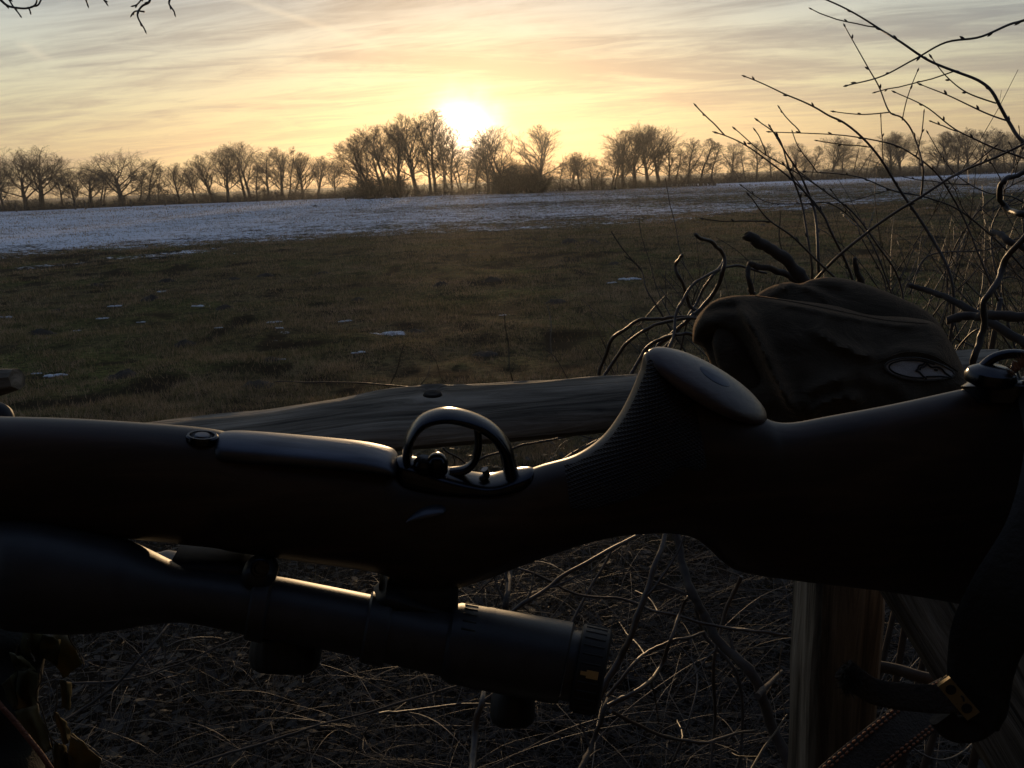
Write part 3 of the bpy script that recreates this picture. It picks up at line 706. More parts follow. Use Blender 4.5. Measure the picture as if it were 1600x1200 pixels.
def vpost(x, y, d, w, t, label, yaw=0, htop=.25, lean=0.0, name='hide_post', seed=3):
    p = P(x, y, d); base = Vector((p.x + lean, p.y, -.1)); top = Vector((p.x, p.y, p.z + htop))
    r = empty(name, (base.x, base.y, 0), label, 'post')
    plank('timber', base, top, w, t, r, upv=Vector((math.sin(yaw), math.cos(yaw), 0)), seed=seed, mesh_noise=.004, n=30); return r
vpost(1303, 1000, .93, .066, .078, 'square wooden post standing under the right part of the rifle stock', yaw=R(-5), htop=.17, lean=.02)
vpost(-330, 900, .78, .08, .08, 'square wooden post at the left end of the rail', yaw=0, htop=.12)
# log end at left edge
lo = MB(); lp = [P(-160, 640, 1.05), P(-60, 612, 1.0), P(0, 596, .98), P(27, 592, .975)]
lo.tube(lp, [.020, .0185, .0165, .013], 7); o = lo.build('log_end', MWOOD, origin=lp[1]); autosmooth(o, 40)
tag(o, 'pale sawn end of a wooden pole poking in at the left edge', 'pole')
lk = MB(); lk.tube(spline([tuple(P(-100, 645, .93)), tuple(P(-40, 634, .93)), tuple(P(2, 642, .92)), tuple(P(10, 664, .92))], 5), [.009] * 16, 8)
tag(lk.build('wrapped_strap', MRUB, origin=P(-20, 630, .93)), 'dark wrapped strap at the left edge under the pole end', 'strap')
# diagonal brace boards lower right
bb = empty('brace_board', P(1560, 1050, .80), 'wide grey diagonal boarding at the lower right behind the sling', 'boarding')
pdir = (P(1600, 1290, .86) - P(1380, 930, .79)).normalized()
perp = (right * .85 + up * .52); perp = (perp - pdir * perp.dot(pdir)).normalized()
for i in range(3):
    c = P(1380, 930, .80) + perp * (.052 + i * .107) - pdir * (.02 - .09 * i) + fwd * (.002 * i)
    plank('board', c, c + pdir * .62, .103, .02, bb, upv=perp, seed=20 + i)
st = MB(); st.tube(spline([tuple(P(1340, 1036, .99)), tuple(P(1400, 1046, .97)), tuple(P(1450, 1060, .95)), tuple(P(1530, 1070, .96))], 5), [.007] * 16, 6)
tag(st.build('stick', MDARKTWIG, origin=P(1400, 1050, .97)), 'short dark stick between the post and the diagonal boarding', 'stick')
# unseen rest of the hide: walls and roof added to darken the rifle
hide = empty('hide', (0, -.3, 0), 'unseen wooden hunting hide, walls and roof added to keep light off the rifle', 'hide')
for i in range(12): plank('shade_wall_board', (-1.0, -.75, .95 + i * .205), (1.0, -.75, .95 + i * .205), .20, .022, hide, MHIDE, seed=i, n=4)
for sgn in (-1, 1):
    for i in range(12): plank('shade_side_board', (sgn * 1.0, -.72, .95 + i * .205), (sgn * 1.0, .05, .95 + i * .205), .20, .022, hide, MHIDE, seed=i + 40, n=4)
    for yy in (-.70, .08): plank('corner_post', (sgn * .955, yy, -.1), (sgn * .955, yy, 3.42), .07, .07, hide, MHIDE, upv=Vector((0, 1, 0)), seed=5, n=6)
for i in range(6): plank('floor_board', (-.9, -.62 + i * .155, .86), (.9, -.62 + i * .155, .86), .025, .15, hide, MHIDE, seed=i + 70, n=4)
for i in range(5): plank('shade_roof_board', (-1.1, -.85 + i * .155, 3.34 - i * .0), (1.1, -.85 + i * .155, 3.34), .022, .15, hide, MHIDE, seed=i + 90, n=4)
plank('seat_board', (-.9, -.5, 1.36), (.9, -.5, 1.36), .03, .30, hide, MHIDE, seed=99, n=4)
plank('side_ledge', P(1730, 960, .60), P(1860, 960, .60), .16, .03, hide, MHIDE, upv=fwd, seed=98, n=4)

# ------------------------------------------------------------------ rifle
RP0 = P(800, 800, .470)
rn = (Vector((0, 1, .09)) - right * .05).normalized()   # rifle plane normal, pointing away
def RPt(x, y, off=0.0):
    r = ray(x, y); t = (RP0 - rn * off - cam_pos).dot(rn) / r.dot(rn)
    return cam_pos + r * t
def frame(T, B_, w, circ=False):
    """centre, in-plane half height and half thickness vectors so that the outline seen from the viewpoint spans T to B_"""
    c = (T + B_) / 2; a = (T - B_) / 2; view = (c - cam_pos).normalized(); dep = (c - cam_pos).length
    T2 = cam_pos + (T - cam_pos) * (dep / (T - cam_pos).dot(view)); B2 = cam_pos + (B_ - cam_pos) * (dep / (B_ - cam_pos).dot(view))
    c = (T2 + B2) / 2; a2 = (T2 - B2) / 2; hi = a2.length
    if circ: return c, a2, view * hi
    au = a.normalized(); sn_ = abs(au.dot(view)); cs_ = math.sqrt(1 - sn_ * sn_)
    return c, au * (math.sqrt(max(hi * hi - (w * sn_) ** 2, .08 * hi * hi)) / cs_), rn * w
def loft(stations, w_sides=28, n=6, exp=2.3, smooth=True, subdiv=6, circ=False):
    """stations: (xt, yt, xb, yb, half thickness m, offset m)"""
    rr_ = []
    for s in (spline(stations, subdiv) if subdiv else stations):
        T, B_ = RPt(s[0], s[1], s[5]), RPt(s[2], s[3], s[5]); c, a, bb_ = frame(T, B_, s[4], circ)
        ring = []
        for k in range(w_sides):
            th = 2 * math.pi * k / w_sides; cs, sn = math.cos(th), math.sin(th)
            e = 2 / exp
            ring.append(c + a * (math.copysign(abs(cs) ** e, cs)) - bb_ * math.copysign(abs(sn) ** e, sn))
        rr_.append(ring)
    return rr_
rifle = empty('hunting_rifle', RPt(800, 800), 'bolt-action hunting rifle with dark walnut stock lying upside down across the foreground', 'rifle')
ro_ = RPt(800, 800)
def rpart(name, mb, m, parent=None, ang=45):
    o = mb.build(name, m, None)
    par = parent or rifle
    o.data.transform(Matrix.Translation(-ro_)); o.parent = par
    return autosmooth(o, ang)
mb = MB()
mb.rings(loft([(-420, 645, -420, 745, .017, 0), (-200, 647, -200, 765, .018, 0), (0, 652, 0, 822, .0195, 0), (100, 655, 100, 832, .020, 0), (200, 661, 200, 842, .0205, 0), (290, 668, 290, 852, .021, 0), (345, 676, 345, 858, .021, 0),
 (380, 690, 375, 864, .0215, 0), (500, 704, 490, 881, .022, 0), (600, 722, 595, 897, .022, 0), (640, 738, 640, 922, .0215, 0), (690, 746, 690, 928, .021, 0), (725, 749, 730, 916, .0205, 0), (765, 750, 765, 904, .019, 0), (805, 742, 806, 888, .0175, 0),
 (850, 727, 855, 870, .0165, 0), (900, 712, 915, 850, .0165, 0), (940, 686, 962, 840, .017, 0), (968, 652, 1000, 837, .0175, 0), (988, 616, 1032, 837, .018, 0), (1003, 582, 1062, 840, .0185, 0), (1014, 558, 1086, 848, .019, 0), (1050, 588, 1106, 862, .020, 0),
 (1100, 616, 1124, 880, .0205, 0), (1150, 640, 1146, 895, .021, 0), (1192, 655, 1186, 904, .021, 0), (1215, 664, 1222, 909, .021, 0), (1245, 665, 1255, 914, .0215, 0), (1300, 656, 1310, 921, .022, 0), (1400, 639, 1400, 934, .023, 0), (1520, 616, 1520, 958, .024, 0), (1680, 588, 1680, 1000, .0245, 0), (1800, 566, 1800, 1035, .024, 0)], 40, exp=2.1))
stock = rpart('stock', mb, MWAL, ang=70)
bpy.context.view_layer.update()
from mathutils.bvhtree import BVHTree
stock_bvh = BVHTree.FromPolygons([ro_ + v.co for v in stock.data.vertices], [tuple(p.vertices) for p in stock.data.polygons])
def onstock(x, y):
    h = stock_bvh.ray_cast(cam_pos, ray(x, y)); return h[0], (h[1] if h[1].dot(ray(x, y)) < 0 else -h[1])
# finer grip chequering panel, hugging the grip surface
def surf(stlist, s, th, exp, lift):
    k = len(stlist) - 1; f = s * k; i = min(int(f), k - 1); t = f - i
    q = [a + (b - a) * t for a, b in zip(stlist[i], stlist[i + 1])]
    T, B_ = RPt(q[0], q[1], q[5]), RPt(q[2], q[3], q[5]); c, a, bb_ = frame(T, B_, q[4]); cs, sn = math.cos(th), math.sin(th); e = 2 / exp
    vv = a * math.copysign(abs(cs) ** e, cs) - bb_ * math.copysign(abs(sn) ** e, sn)
    return c + vv + vv.normalized() * lift
gst = spline([(880, 717, 890, 858, .0166, 0), (900, 712, 915, 850, .0165, 0), (940, 686, 962, 840, .017, 0), (968, 652, 1000, 837, .0175, 0), (988, 616, 1032, 837, .018, 0), (1003, 582, 1062, 840, .0185, 0), (1014, 558, 1086, 848, .019, 0), (1050, 588, 1106, 862, .020, 0), (1075, 602, 1115, 871, .02, 0)], 6)
mb = MB(); rows = []
for i in range(49):
    s = i / 48; lo_, hi_ = .22, 1.75 - .35 * (abs(s - .5) * 2) ** 2
    rows.append([surf(gst, s, lo_ + (hi_ - lo_) * j / 20, 2.1, .0004 if 0 < j < 20 and 0 < i < 48 else -.0006) for j in range(21)])
mb.rings(rows, closed=False, cap=False); rpart('chequered_panel', mb, MCHK, ang=80)
# forend cap metal / floorplate
mb = MB(); mb.rings(loft([(340, 680, 340, 716, .004, 0.000), (346, 674, 346, 722, .012, 0.001), (380, 673, 380, 724, .0145, .001), (480, 681, 480, 730, .0150, .001), (560, 689, 560, 736, .015, .001), (604, 698, 604, 742, .0148, .001), (617, 706, 617, 744, .0135, .001), (621, 716, 621, 744, .009, .001)], 32, exp=2.15)); rpart('floor_plate', mb, MSCRAT)
mb = MB(); mb.rings(loft([(618, 716, 618, 760, .006, 0), (630, 712, 630, 765, .0105, 0), (660, 718, 660, 770, .0115, 0), (700, 730, 700, 775, .0118, 0), (760, 740, 760, 775, .0118, 0), (800, 733, 800, 770, .0115, 0), (828, 730, 828, 762, .008, 0), (836, 735, 836, 758, .002, 0)], 28, exp=2.6)); rpart('guard_base', mb, MBLUE)
# trim line under the floor plate
# screw with cup washer
def disc(cx, cy, off, nrm, r1, prof, name, m, parent=None, stretch=1.0, sides=32):
    c = RPt(cx, cy, off)
    if off is None or off < 0: c, nrm = onstock(cx, cy); nrm = (nrm * .6 + up * .55).normalized(); c = c + nrm * .0002
    nrm = nrm.normalized(); a = (right - nrm * right.dot(nrm)).normalized(); b2 = nrm.cross(a); mb = MB(); rr_ = []
    for q, h in prof: rr_.append([c + a * (r1 * q * stretch * math.cos(t)) + b2 * (r1 * q * math.sin(t)) + nrm * h for t in [2 * math.pi * j / sides for j in range(sides)]])
    mb.rings(rr_); return rpart(name, mb, m, parent, 35)
nr = (up * .80 - rn * .60)
w_ = disc(316, 684, -1, None, .0058, [(1.12, -.002), (1.1, .0008), (1.0, .0016), (.86, .0016), (.78, .0002), (.0001, .0002)], 'cup_washer', MBLUE, stretch=1.3)
disc(316, 684, -1, None, .0037, [(1, -.001), (1, .0010), (.85, .0018), (.01, .0020)], 'screw', MSCRAT, w_, stretch=1.1)
# trigger guard bow
def sweep(pts, wn, wt, name, m, parent=None, off=0.0, sides=16, ang=60):
    """band: wn half width across (normal of rifle plane), wt half thickness in plane"""
    pp = spline(pts, 8); Q = [RPt(p[0], p[1], off) for p in pp]; mb = MB(); rr_ = []; n = len(Q)
    for i in range(n):
        t = (Q[min(i + 1, n - 1)] - Q[max(i - 1, 0)]).normalized(); s = rn.cross(t).normalized(); f = i / (n - 1)
        a = wn(f) if callable(wn) else wn; b2 = wt(f) if callable(wt) else wt
        rr_.append([Q[i] + rn * (a * math.cos(th)) + s * (b2 * math.sin(th)) for th in [2 * math.pi * k / sides for k in range(sides)]])
    mb.rings(rr_); return rpart(name, mb, m, parent, ang)
guard = sweep([(640, 752), (637, 728), (637, 700), (645, 677), (664, 657), (697, 649), (735, 656), (768, 673), (788, 698), (795, 724), (800, 748)], lambda f: .0085 + .0012 * math.sin(math.pi * f), lambda f: .0024 + .0018 * f, 'trigger_guard', MBLUE)
sweep([(704, 738), (726, 734), (740, 722), (747, 700), (747, 680), (744, 662)], lambda f: .0045 - .0008 * f, lambda f: .0026 - .0007 * f, 'trigger', MBLUE, sides=12)
sweep([(752, 748), (760, 742), (757, 733)], .003, .002, 'set_trigger', MSCRAT, sides=10)
disc(683, 722, .006, (up * .9 - rn * .5), .0048, [(1.2, -.006), (1.25, .000), (1.1, .0022), (.75, .0042), (.35, .0050), (.01, .0052)], 'guard_screw', MBLUE, stretch=1)
disc(662, 724, .006, (up * .9 - rn * .5), .005, [(1.1, -.006), (1.1, .001), (.8, .003), (.01, .0034)], 'guard_screw', MBLUE)
# grip cap
ca, cb_ = RPt(1014, 548, .0), RPt(1201, 646, .0); cc = (ca + cb_) / 2; ma = (cb_ - ca) / 2; mp = rn.cross(ma.normalized()).normalized()
if mp.dot(up) < 0: mp = -mp
vw_ = (cc - cam_pos).normalized(); mv_ = vw_.cross(ma.normalized()).normalized(); mv_ = mv_ if mv_.dot(up) > 0 else -mv_
cn_ = (mv_ * .85 - vw_ * .52).normalized(); cw_ = ma.normalized().cross(cn_).normalized()
mb = MB(); rr_ = []
prof = [(-.30, .93), (-.18, .985), (-.02, 1.0), (.22, .965), (.5, .85), (.76, .64), (.93, .36), (1.0, .02)]
for h, q in prof:
    rr_.append([cc + cn_ * (.0075 * h - .002) + ma * (q * math.cos(t)) + cw_ * (.0195 * q * math.sin(t)) for t in [2 * math.pi * j / 48 for j in range(48)]])
mb.rings(rr_); cap = rpart('grip_cap', mb, MHORN, ang=60)
mb = MB(); rr_ = []
for h, q in [(.86, 1), (.98, .97), (1.03, .85), (1.05, .01)]:
    rr_.append([cc + cn_ * (.0075 * h - .0021) + ma * (.02 + .26 * q * math.cos(t)) + cw_ * (.0062 * q * math.sin(t)) for t in [2 * math.pi * j / 32 for j in range(32)]])
mb.rings(rr_); rpart('oval_inlay', mb, MSCRAT, cap, 40)
# bolt root / release lever
mb = MB(); bl = []
for x_, y_, w_2 in spline([(634, 815, .4), (646, 808, 2.2), (664, 801, 4.2), (682, 797, 4.4), (693, 797, 3.0), (697, 798, .4)], 5):
    c_, n_ = onstock(x_, y_); bl.append((c_, n_, w_2 / 1000))
rr_ = []
for i_, (c_, n_, w_2) in enumerate(bl):
    t_ = (bl[min(i_ + 1, len(bl) - 1)][0] - bl[max(i_ - 1, 0)][0]).normalized(); n2 = (n_ * .6 + up * .8).normalized(); n2 = (n2 - t_ * n2.dot(t_)).normalized(); s_2 = t_.cross(n2).normalized()
    rr_.append([c_ + n_ * .0015 + s_2 * (w_2 * math.cos(th)) + n2 * (w_2 * .42 * math.sin(th)) for th in [2 * math.pi * k / 16 for k in range(16)]])
mb.rings(rr_); rpart('bolt_release', mb, MSCRAT)
mb = MB(); mb.rings(loft([(595, 890, 595, 905, .014, 0), (608, 885, 606, 945, .016, 0), (640, 885, 640, 960, .017, 0), (700, 885, 702, 955, .016, 0), (716, 885, 716, 948, .012, 0)], 24, exp=4, subdiv=2)); rpart('receiver_bridge', mb, MMATT, ang=40)
# ----- scope
scope_st = [(-24, 836, -24, 958), (-18, 822, -18, 970), (-6, 811, -6, 979), (16, 806, 14, 986), (60, 808, 56, 990), (110, 818, 104, 992), (150, 828, 142, 990), (195, 841, 184, 985), (235, 859, 224, 978), (285, 882, 274, 973), (330, 888, 318, 978), (430, 900, 412, 998), (515, 916, 497, 1014), (600, 933, 582, 1032), (690, 950, 672, 1053), (708, 953, 690, 1057)]
SO = .019
def crev(stl, sub=5):
    out = []
    for s in (spline(stl, sub) if sub else stl):
        T, B_ = RPt(s[0], s[1], SO), RPt(s[2], s[3], SO); w = (T - B_).length / 2; out.append((s[0], s[1], s[2], s[3], w, SO))
    return loft(out, 48, exp=2.0, subdiv=0, circ=True)
mb = MB(); mb.rings(crev(scope_st)); scope = rpart('scope', mb, MBLK, ang=30)
oc = [(706, 950, 688, 1058), (712, 944, 693, 1063), (722, 942, 702, 1068), (735, 944, 714, 1071), (770, 950, 747, 1078), (840, 962, 815, 1091), (896, 972, 869, 1100), (898, 976, 872, 1098)]
mb = MB(); mb.rings(crev(oc, 0)); ocu = rpart('ocular', mb, MBLK, scope, 30)
mb = MB(); mb.rings(crev([(896, 984, 874, 1094), (914, 986, 892, 1098)], 0)); rpart('ocular_neck', mb, MBLK, scope, 30)
mb = MB(); mb.rings(crev([(911, 978, 889, 1105), (914, 975, 891, 1110), (920, 975, 897, 1112), (948, 981, 923, 1117), (955, 984, 930, 1117), (957, 988, 933, 1113), (957, 993, 935, 1108)], 0)); foc = rpart('focus_ring', mb, MRUB, scope, 30)
# knurls on the focus ring: raised ribs round it
def ring_pt(st0, th, lift): 
    T, B_ = RPt(st0[0], st0[1], SO), RPt(st0[2], st0[3], SO); c, a, bb_ = frame(T, B_, 0, True); r_ = a.length
    d = (a.normalized() * math.cos(th) - bb_.normalized() * math.sin(th)); return c + d * (r_ + lift)
for k in range(30):
    th = 2 * math.pi * k / 30
    mb = MB(); p, q = ring_pt((918, 975, 895, 1112), th, .0001), ring_pt((950, 982, 925, 1117), th, .0001); mb.tube([p, q], .00055, 6)
    o = mb.build('grip_rib', MRUB); o.data.transform(Matrix.Translation(-ro_)); o.parent = scope; o.data.shade_smooth()
for k in range(9):     # grooves marks on the ocular collar
    th = -.55 + k * .22
    mb = MB(); p, q = ring_pt((727, 943, 707, 1069), th, .0000), ring_pt((748, 947, 727, 1073), th, .0000); mb.tube([p, q], .0007, 6)
    o = mb.build('collar_rib', MRUB); o.data.transform(Matrix.Translation(-ro_)); o.parent = scope
mb = MB(); mb.rings([[ring_pt((770 + dx_, 950 + dx_ * .17, 748 + dx_, 1078 + dx_ * .17), th, .0002) for th in [2 * math.pi * j / 48 for j in range(48)]] for dx_ in (-5, -4, 4, 5)], cap=False); rpart('collar_edge', mb, MBLK, scope)
# printed brass mark on the focus ring (flat print)
def decal(pts, th0, m, name, par, s0=(918, 975, 895, 1112), s1=(950, 982, 925, 1117), lift=.0013):
    mb = MB(); n = 6
    for (u0_, v0_, u1_, v1_) in pts:
        rows = []
        for i in range(n + 1):
            u = u0_ + (u1_ - u0_) * i / n; st_ = tuple(a + (b - a) * u for a, b in zip(s0, s1))
            rows.append([ring_pt(st_, th0 + v0_ + (v1_ - v0_) * j / n, lift) for j in range(n + 1)])
        mb.rings(rows, closed=False, cap=False)
    return rpart(name, mb, m, par)
decal([(.35, .0, .95, .17), (.05, .04, .35, .12)], 1.60, MGOLD, 'print_mark', foc)
# turrets
def drum(cx, cy, off, axis, prof, name, m, par, sides=40):
    c = RPt(cx, cy, off); axis = axis.normalized(); a = axis.orthogonal().normalized(); b2 = axis.cross(a); mb = MB()
    mb.rings([[c + axis * h + (a * math.cos(t) + b2 * math.sin(t)) * r_ * (1 + (.012 * math.cos(t * 20) if .3 < h / .02 < 1.2 else 0)) for t in [2 * math.pi * j / sides for j in range(sides)]] for h, r_ in prof])
    return rpart(name, mb, m, par, 35)
dn = (-up * .93 - right * .06 - rn * .30)
drum(450, 985, .008, dn, [(-.004, .0150), (.004, .0165), (.0055, .0195), (.010, .0198), (.0165, .0196), (.0205, .0180), (.023, .0140), (.0235, .002)], 'elevation_turret', MMATT, scope, 80)
drum(802, 1075, .006, dn, [(-.004, .0110), (.004, .0125), (.006, .0133), (.016, .0133), (.0195, .0120), (.022, .0085), (.0225, .001)], 'illumination_knob', MMATT, scope, 60)
# mounts
mb = MB(); mb.rings(loft([(236, 866, 226, 905, .010, .004), (250, 866, 240, 908, .017, .006), (290, 876, 284, 915, .018, .006), (310, 872, 305, 925, .018, .006)], 24, exp=5, subdiv=2)); rpart('objective_saddle', mb, MBLK, scope, 40)
mb = MB(); mb.rings(loft([(280, 846, 280, 905, .015, 0), (300, 845, 296, 915, .018, 0), (380, 850, 378, 925, .018, 0), (398, 858, 396, 920, .016, 0)], 24, exp=5, subdiv=2)); rpart('front_mount', mb, MMATT, scope, 40)
mb = MB(); mb.rings(loft([(382, 880, 380, 905, .006, .018), (390, 872, 386, 912, .009, .018), (405, 868, 400, 920, .010, .018), (424, 872, 420, 916, .009, .018), (434, 885, 432, 905, .005, .018)], 20, exp=3, subdiv=3)); lv = rpart('clamp_lever', mb, MBLK, scope, 40)
disc(406, 888, .0285, (up * .45 - rn * .9), .0044, [(1.1, -.001), (1.1, .0006), (.9, .0010), (.66, .0010), (.6, -.0008), (.001, -.0008)], 'hex_screw', MBLUE, scope)
mb = MB(); mb.rings(crev([(398, 890, 380, 996), (402, 887, 383, 1000), (424, 891, 405, 1005), (428, 896, 409, 1003)], 0)); rpart('front_ring', mb, MBLK, scope, 30)
mb = MB(); mb.rings(crev([(580, 926, 561, 1032), (584, 923, 565, 1036), (612, 928, 592, 1042), (617, 932, 598, 1042)], 0)); rpart('rear_ring', mb, MBLK, scope, 30)
mb = MB(); mb.rings(loft([(583, 918, 583, 940, .008, .012), (598, 905, 598, 945, .012, .012), (620, 900, 620, 950, .014, .010), (700, 930, 700, 960, .012, .006)], 20, exp=4, subdiv=2)); rpart('rear_mount', mb, MMATT, scope, 40)
for k, (x_, y_) in enumerate([(640, 1003), (560, 985)]): pass
# sling swivel at right
sw = disc(1562, 612, .0, up, .0165, [(1, -.006), (1.06, .000), (1.08, .003), (.9, .0055), (.62, .0065), (.55, .012), (.001, .013)], 'swivel_base', MBLUE, stretch=1.1)
disc(1548, 588, .008, up * .8 - rn * .3, .0115, [(.7, -.005), (1, -.003), (1.05, .0), (.95, .003), (.6, .0055), (.01, .0062)], 'swivel_stud', MBLUE, stretch=1.1)
sweep([(1530, 598), (1533, 578), (1552, 560), (1580, 553), (1612, 558), (1640, 580)], .0030, .0026, 'swivel_loop', MBLUE, off=.004)
fr = MB(); rf = random.Random(3)
for k in range(260):
    a = rf.random(); p = RPt(1574 + 45 * a + rf.uniform(-3, 3), 604 - 52 * a ** .7 + rf.uniform(-3, 3), .008 + rf.uniform(-.006, .01))
    q = p + (up * rf.uniform(.3, 1) - right * rf.uniform(.1, 1) - rn * rf.uniform(-.5, .6)).normalized() * rf.uniform(.003, .0075); fr.spike(p, q, .00028)
rpart('leather_fringe', fr, MFUR)
# ----- sling
def strap(pts, half, thick, name, m, parent, wdir=None, org=None, sides=12, frr=None):
    """pts (x,y,depth); flat band facing the camera, half width in metres"""
    pp = spline(pts, 8); Q = [P(p[0], p[1], p[2]) for p in pp]; n = len(Q); mb = MB(); rr_ = []
    for i in range(n):
        t = (Q[min(i + 1, n - 1)] - Q[max(i - 1, 0)]).normalized(); view = (Q[i] - cam_pos).normalized()
        s = t.cross(view).normalized(); f = i / (n - 1); hw = half(f) if callable(half) else half
        if wdir is not None: s = (s * (1 - wdir(f)) + view * wdir(f)).normalized(); s = (s - t * s.dot(t)).normalized()
        nn = t.cross(s).normalized(); ring = []
        for k in range(sides):
            th = 2 * math.pi * k / sides; cs, sn = math.cos(th), math.sin(th)
            ring.append(Q[i] + s * (hw * math.copysign(abs(cs) ** .5, cs)) + nn * (thick * math.copysign(abs(sn) ** .7, sn) + .0006 * vn(i, k, .7, 4)))
        rr_.append(ring)
    mb.rings(rr_)
    if parent is rifle: return rpart(name, mb, m, None, 50)
    o = mb.build(name, m, None)
    if parent is not None: o.data.transform(Matrix.Translation(-Vector(parent.location))); o.parent = parent
    return autosmooth(o, 50)
sling = strap([(1640, 590, .445), (1665, 700, .42), (1640, 830, .41), (1580, 930, .415), (1545, 990, .43), (1532, 1040, .44), (1528, 1085, .445), (1515, 1120, .45)], lambda f: .0165 + .002 * math.sin(f * 5), .0022, 'sling', MSLING, rifle)
strap([(1522, 1045, .452), (1550, 1065, .452), (1553, 1105, .452), (1525, 1135, .452), (1490, 1138, .452), (1470, 1118, .452)], .0070, .004, 'sling_loop', MSLING, rifle)
strap([(1500, 1090, .44), (1460, 1092, .445), (1410, 1088, .45), (1365, 1080, .455), (1335, 1060, .455), (1318, 1045, .45)], lambda f: .0075 - .001 * f, .0016, 'sling_tail', MWEB, rifle)
bk = MB(); c0 = P(1497, 1091, .425); bu = (P(1515, 1112, .425) - P(1479, 1070, .425)).normalized(); bv = bu.cross((c0 - cam_pos).normalized()).normalized(); bw = bu.cross(bv)
def bar(mb, u0_, u1_, v0_, v1_, th=.0012):
    A = [c0 + bu * u + bv * v + bw * w for w in (-th, th) for u, v in ((u0_, v0_), (u1_, v0_), (u1_, v1_), (u0_, v1_))]; i = mb.ring(A)
    mb.f += [(i, i + 3, i + 2, i + 1), (i + 4, i + 5, i + 6, i + 7), (i, i + 1, i + 5, i + 4), (i + 1, i + 2, i + 6, i + 5), (i + 2, i + 3, i + 7, i + 6), (i + 3, i, i + 4, i + 7)]
bar(bk, -.0115, .0115, -.0038, .0038)
rpart('buckle', bk, MBUC, sling)
for u in (-.0065, .0060):
    hb = MB(); hb.tube([c0 + bu * u - bw * .0016, c0 + bu * u + bw * .0016], .0026, 18); rpart('buckle_hole', hb, MMATT, sling)
hb = MB(); hb.tube([c0 + bu * x_ - bv * .0 + bw * .0015 + bv * .0022 * math.cos(x_ * 500) for x_ in (-.001, 0, .001, .002)], .0005, 6); rpart('buckle_slot', hb, MMATT, sling)
bk = MB(); bk.tube([P(1468, 1068, .43), P(1481, 1057, .43)], .0011, 8); rpart('buckle_prong', bk, MBUC, sling)
fz = MB()
for k in range(420):
    a = rf.uniform(0, 6.28); rr1 = rf.random() ** .5; p = P(1328 + 18 * rr1 * math.cos(a), 1062 + 24 * rr1 * math.sin(a), .45 + rf.uniform(-.006, .003))
    q = p + Vector((rf.gauss(0, 1), rf.gauss(0, 1), rf.gauss(0, 1))).normalized() * rf.uniform(.002, .006); fz.spike(p, q, .00035)
rpart('frayed_end', fz, MWEB)
# stitched strap, a thing of its own
ss = empty('stitched_strap', P(1380, 1165, .52), 'dark strap with rust coloured stitching rising from the lower right', 'strap')
path = [(1240, 1290, .50), (1300, 1230, .51), (1345, 1190, .52), (1400, 1145, .53), (1450, 1108, .55), (1490, 1085, .57)]
strap(path, .0125, .0016, 'webbing', MWEB, ss)
pp = [P(*p) for p in spline(path, 60)]; acc = 0; last = pp[0]; stm = None; prev_q = None; cntst = 0
for i in range(1, len(pp) - 1):
    if (pp[i] - last).length < .0042: continue
    t = (pp[i + 1] - pp[i - 1]).normalized(); view = (pp[i] - cam_pos).normalized(); s = t.cross(view).normalized(); last = pp[i]
    for sg in (-1, 1):
        for kx in (0, 1):
            c = pp[i] + s * (sg * (.0085 + .0022 * kx)) - view * .0019
            mb = MB(); mb.tube([c - t * .0013 - view * 0, c - view * .0007, c + t * .0013], [.0005, .0008, .0005], 6); o = mb.build('stitch', MSTI); o.data.transform(Matrix.Translation(-Vector(ss.location))); o.parent = ss; cntst += 1

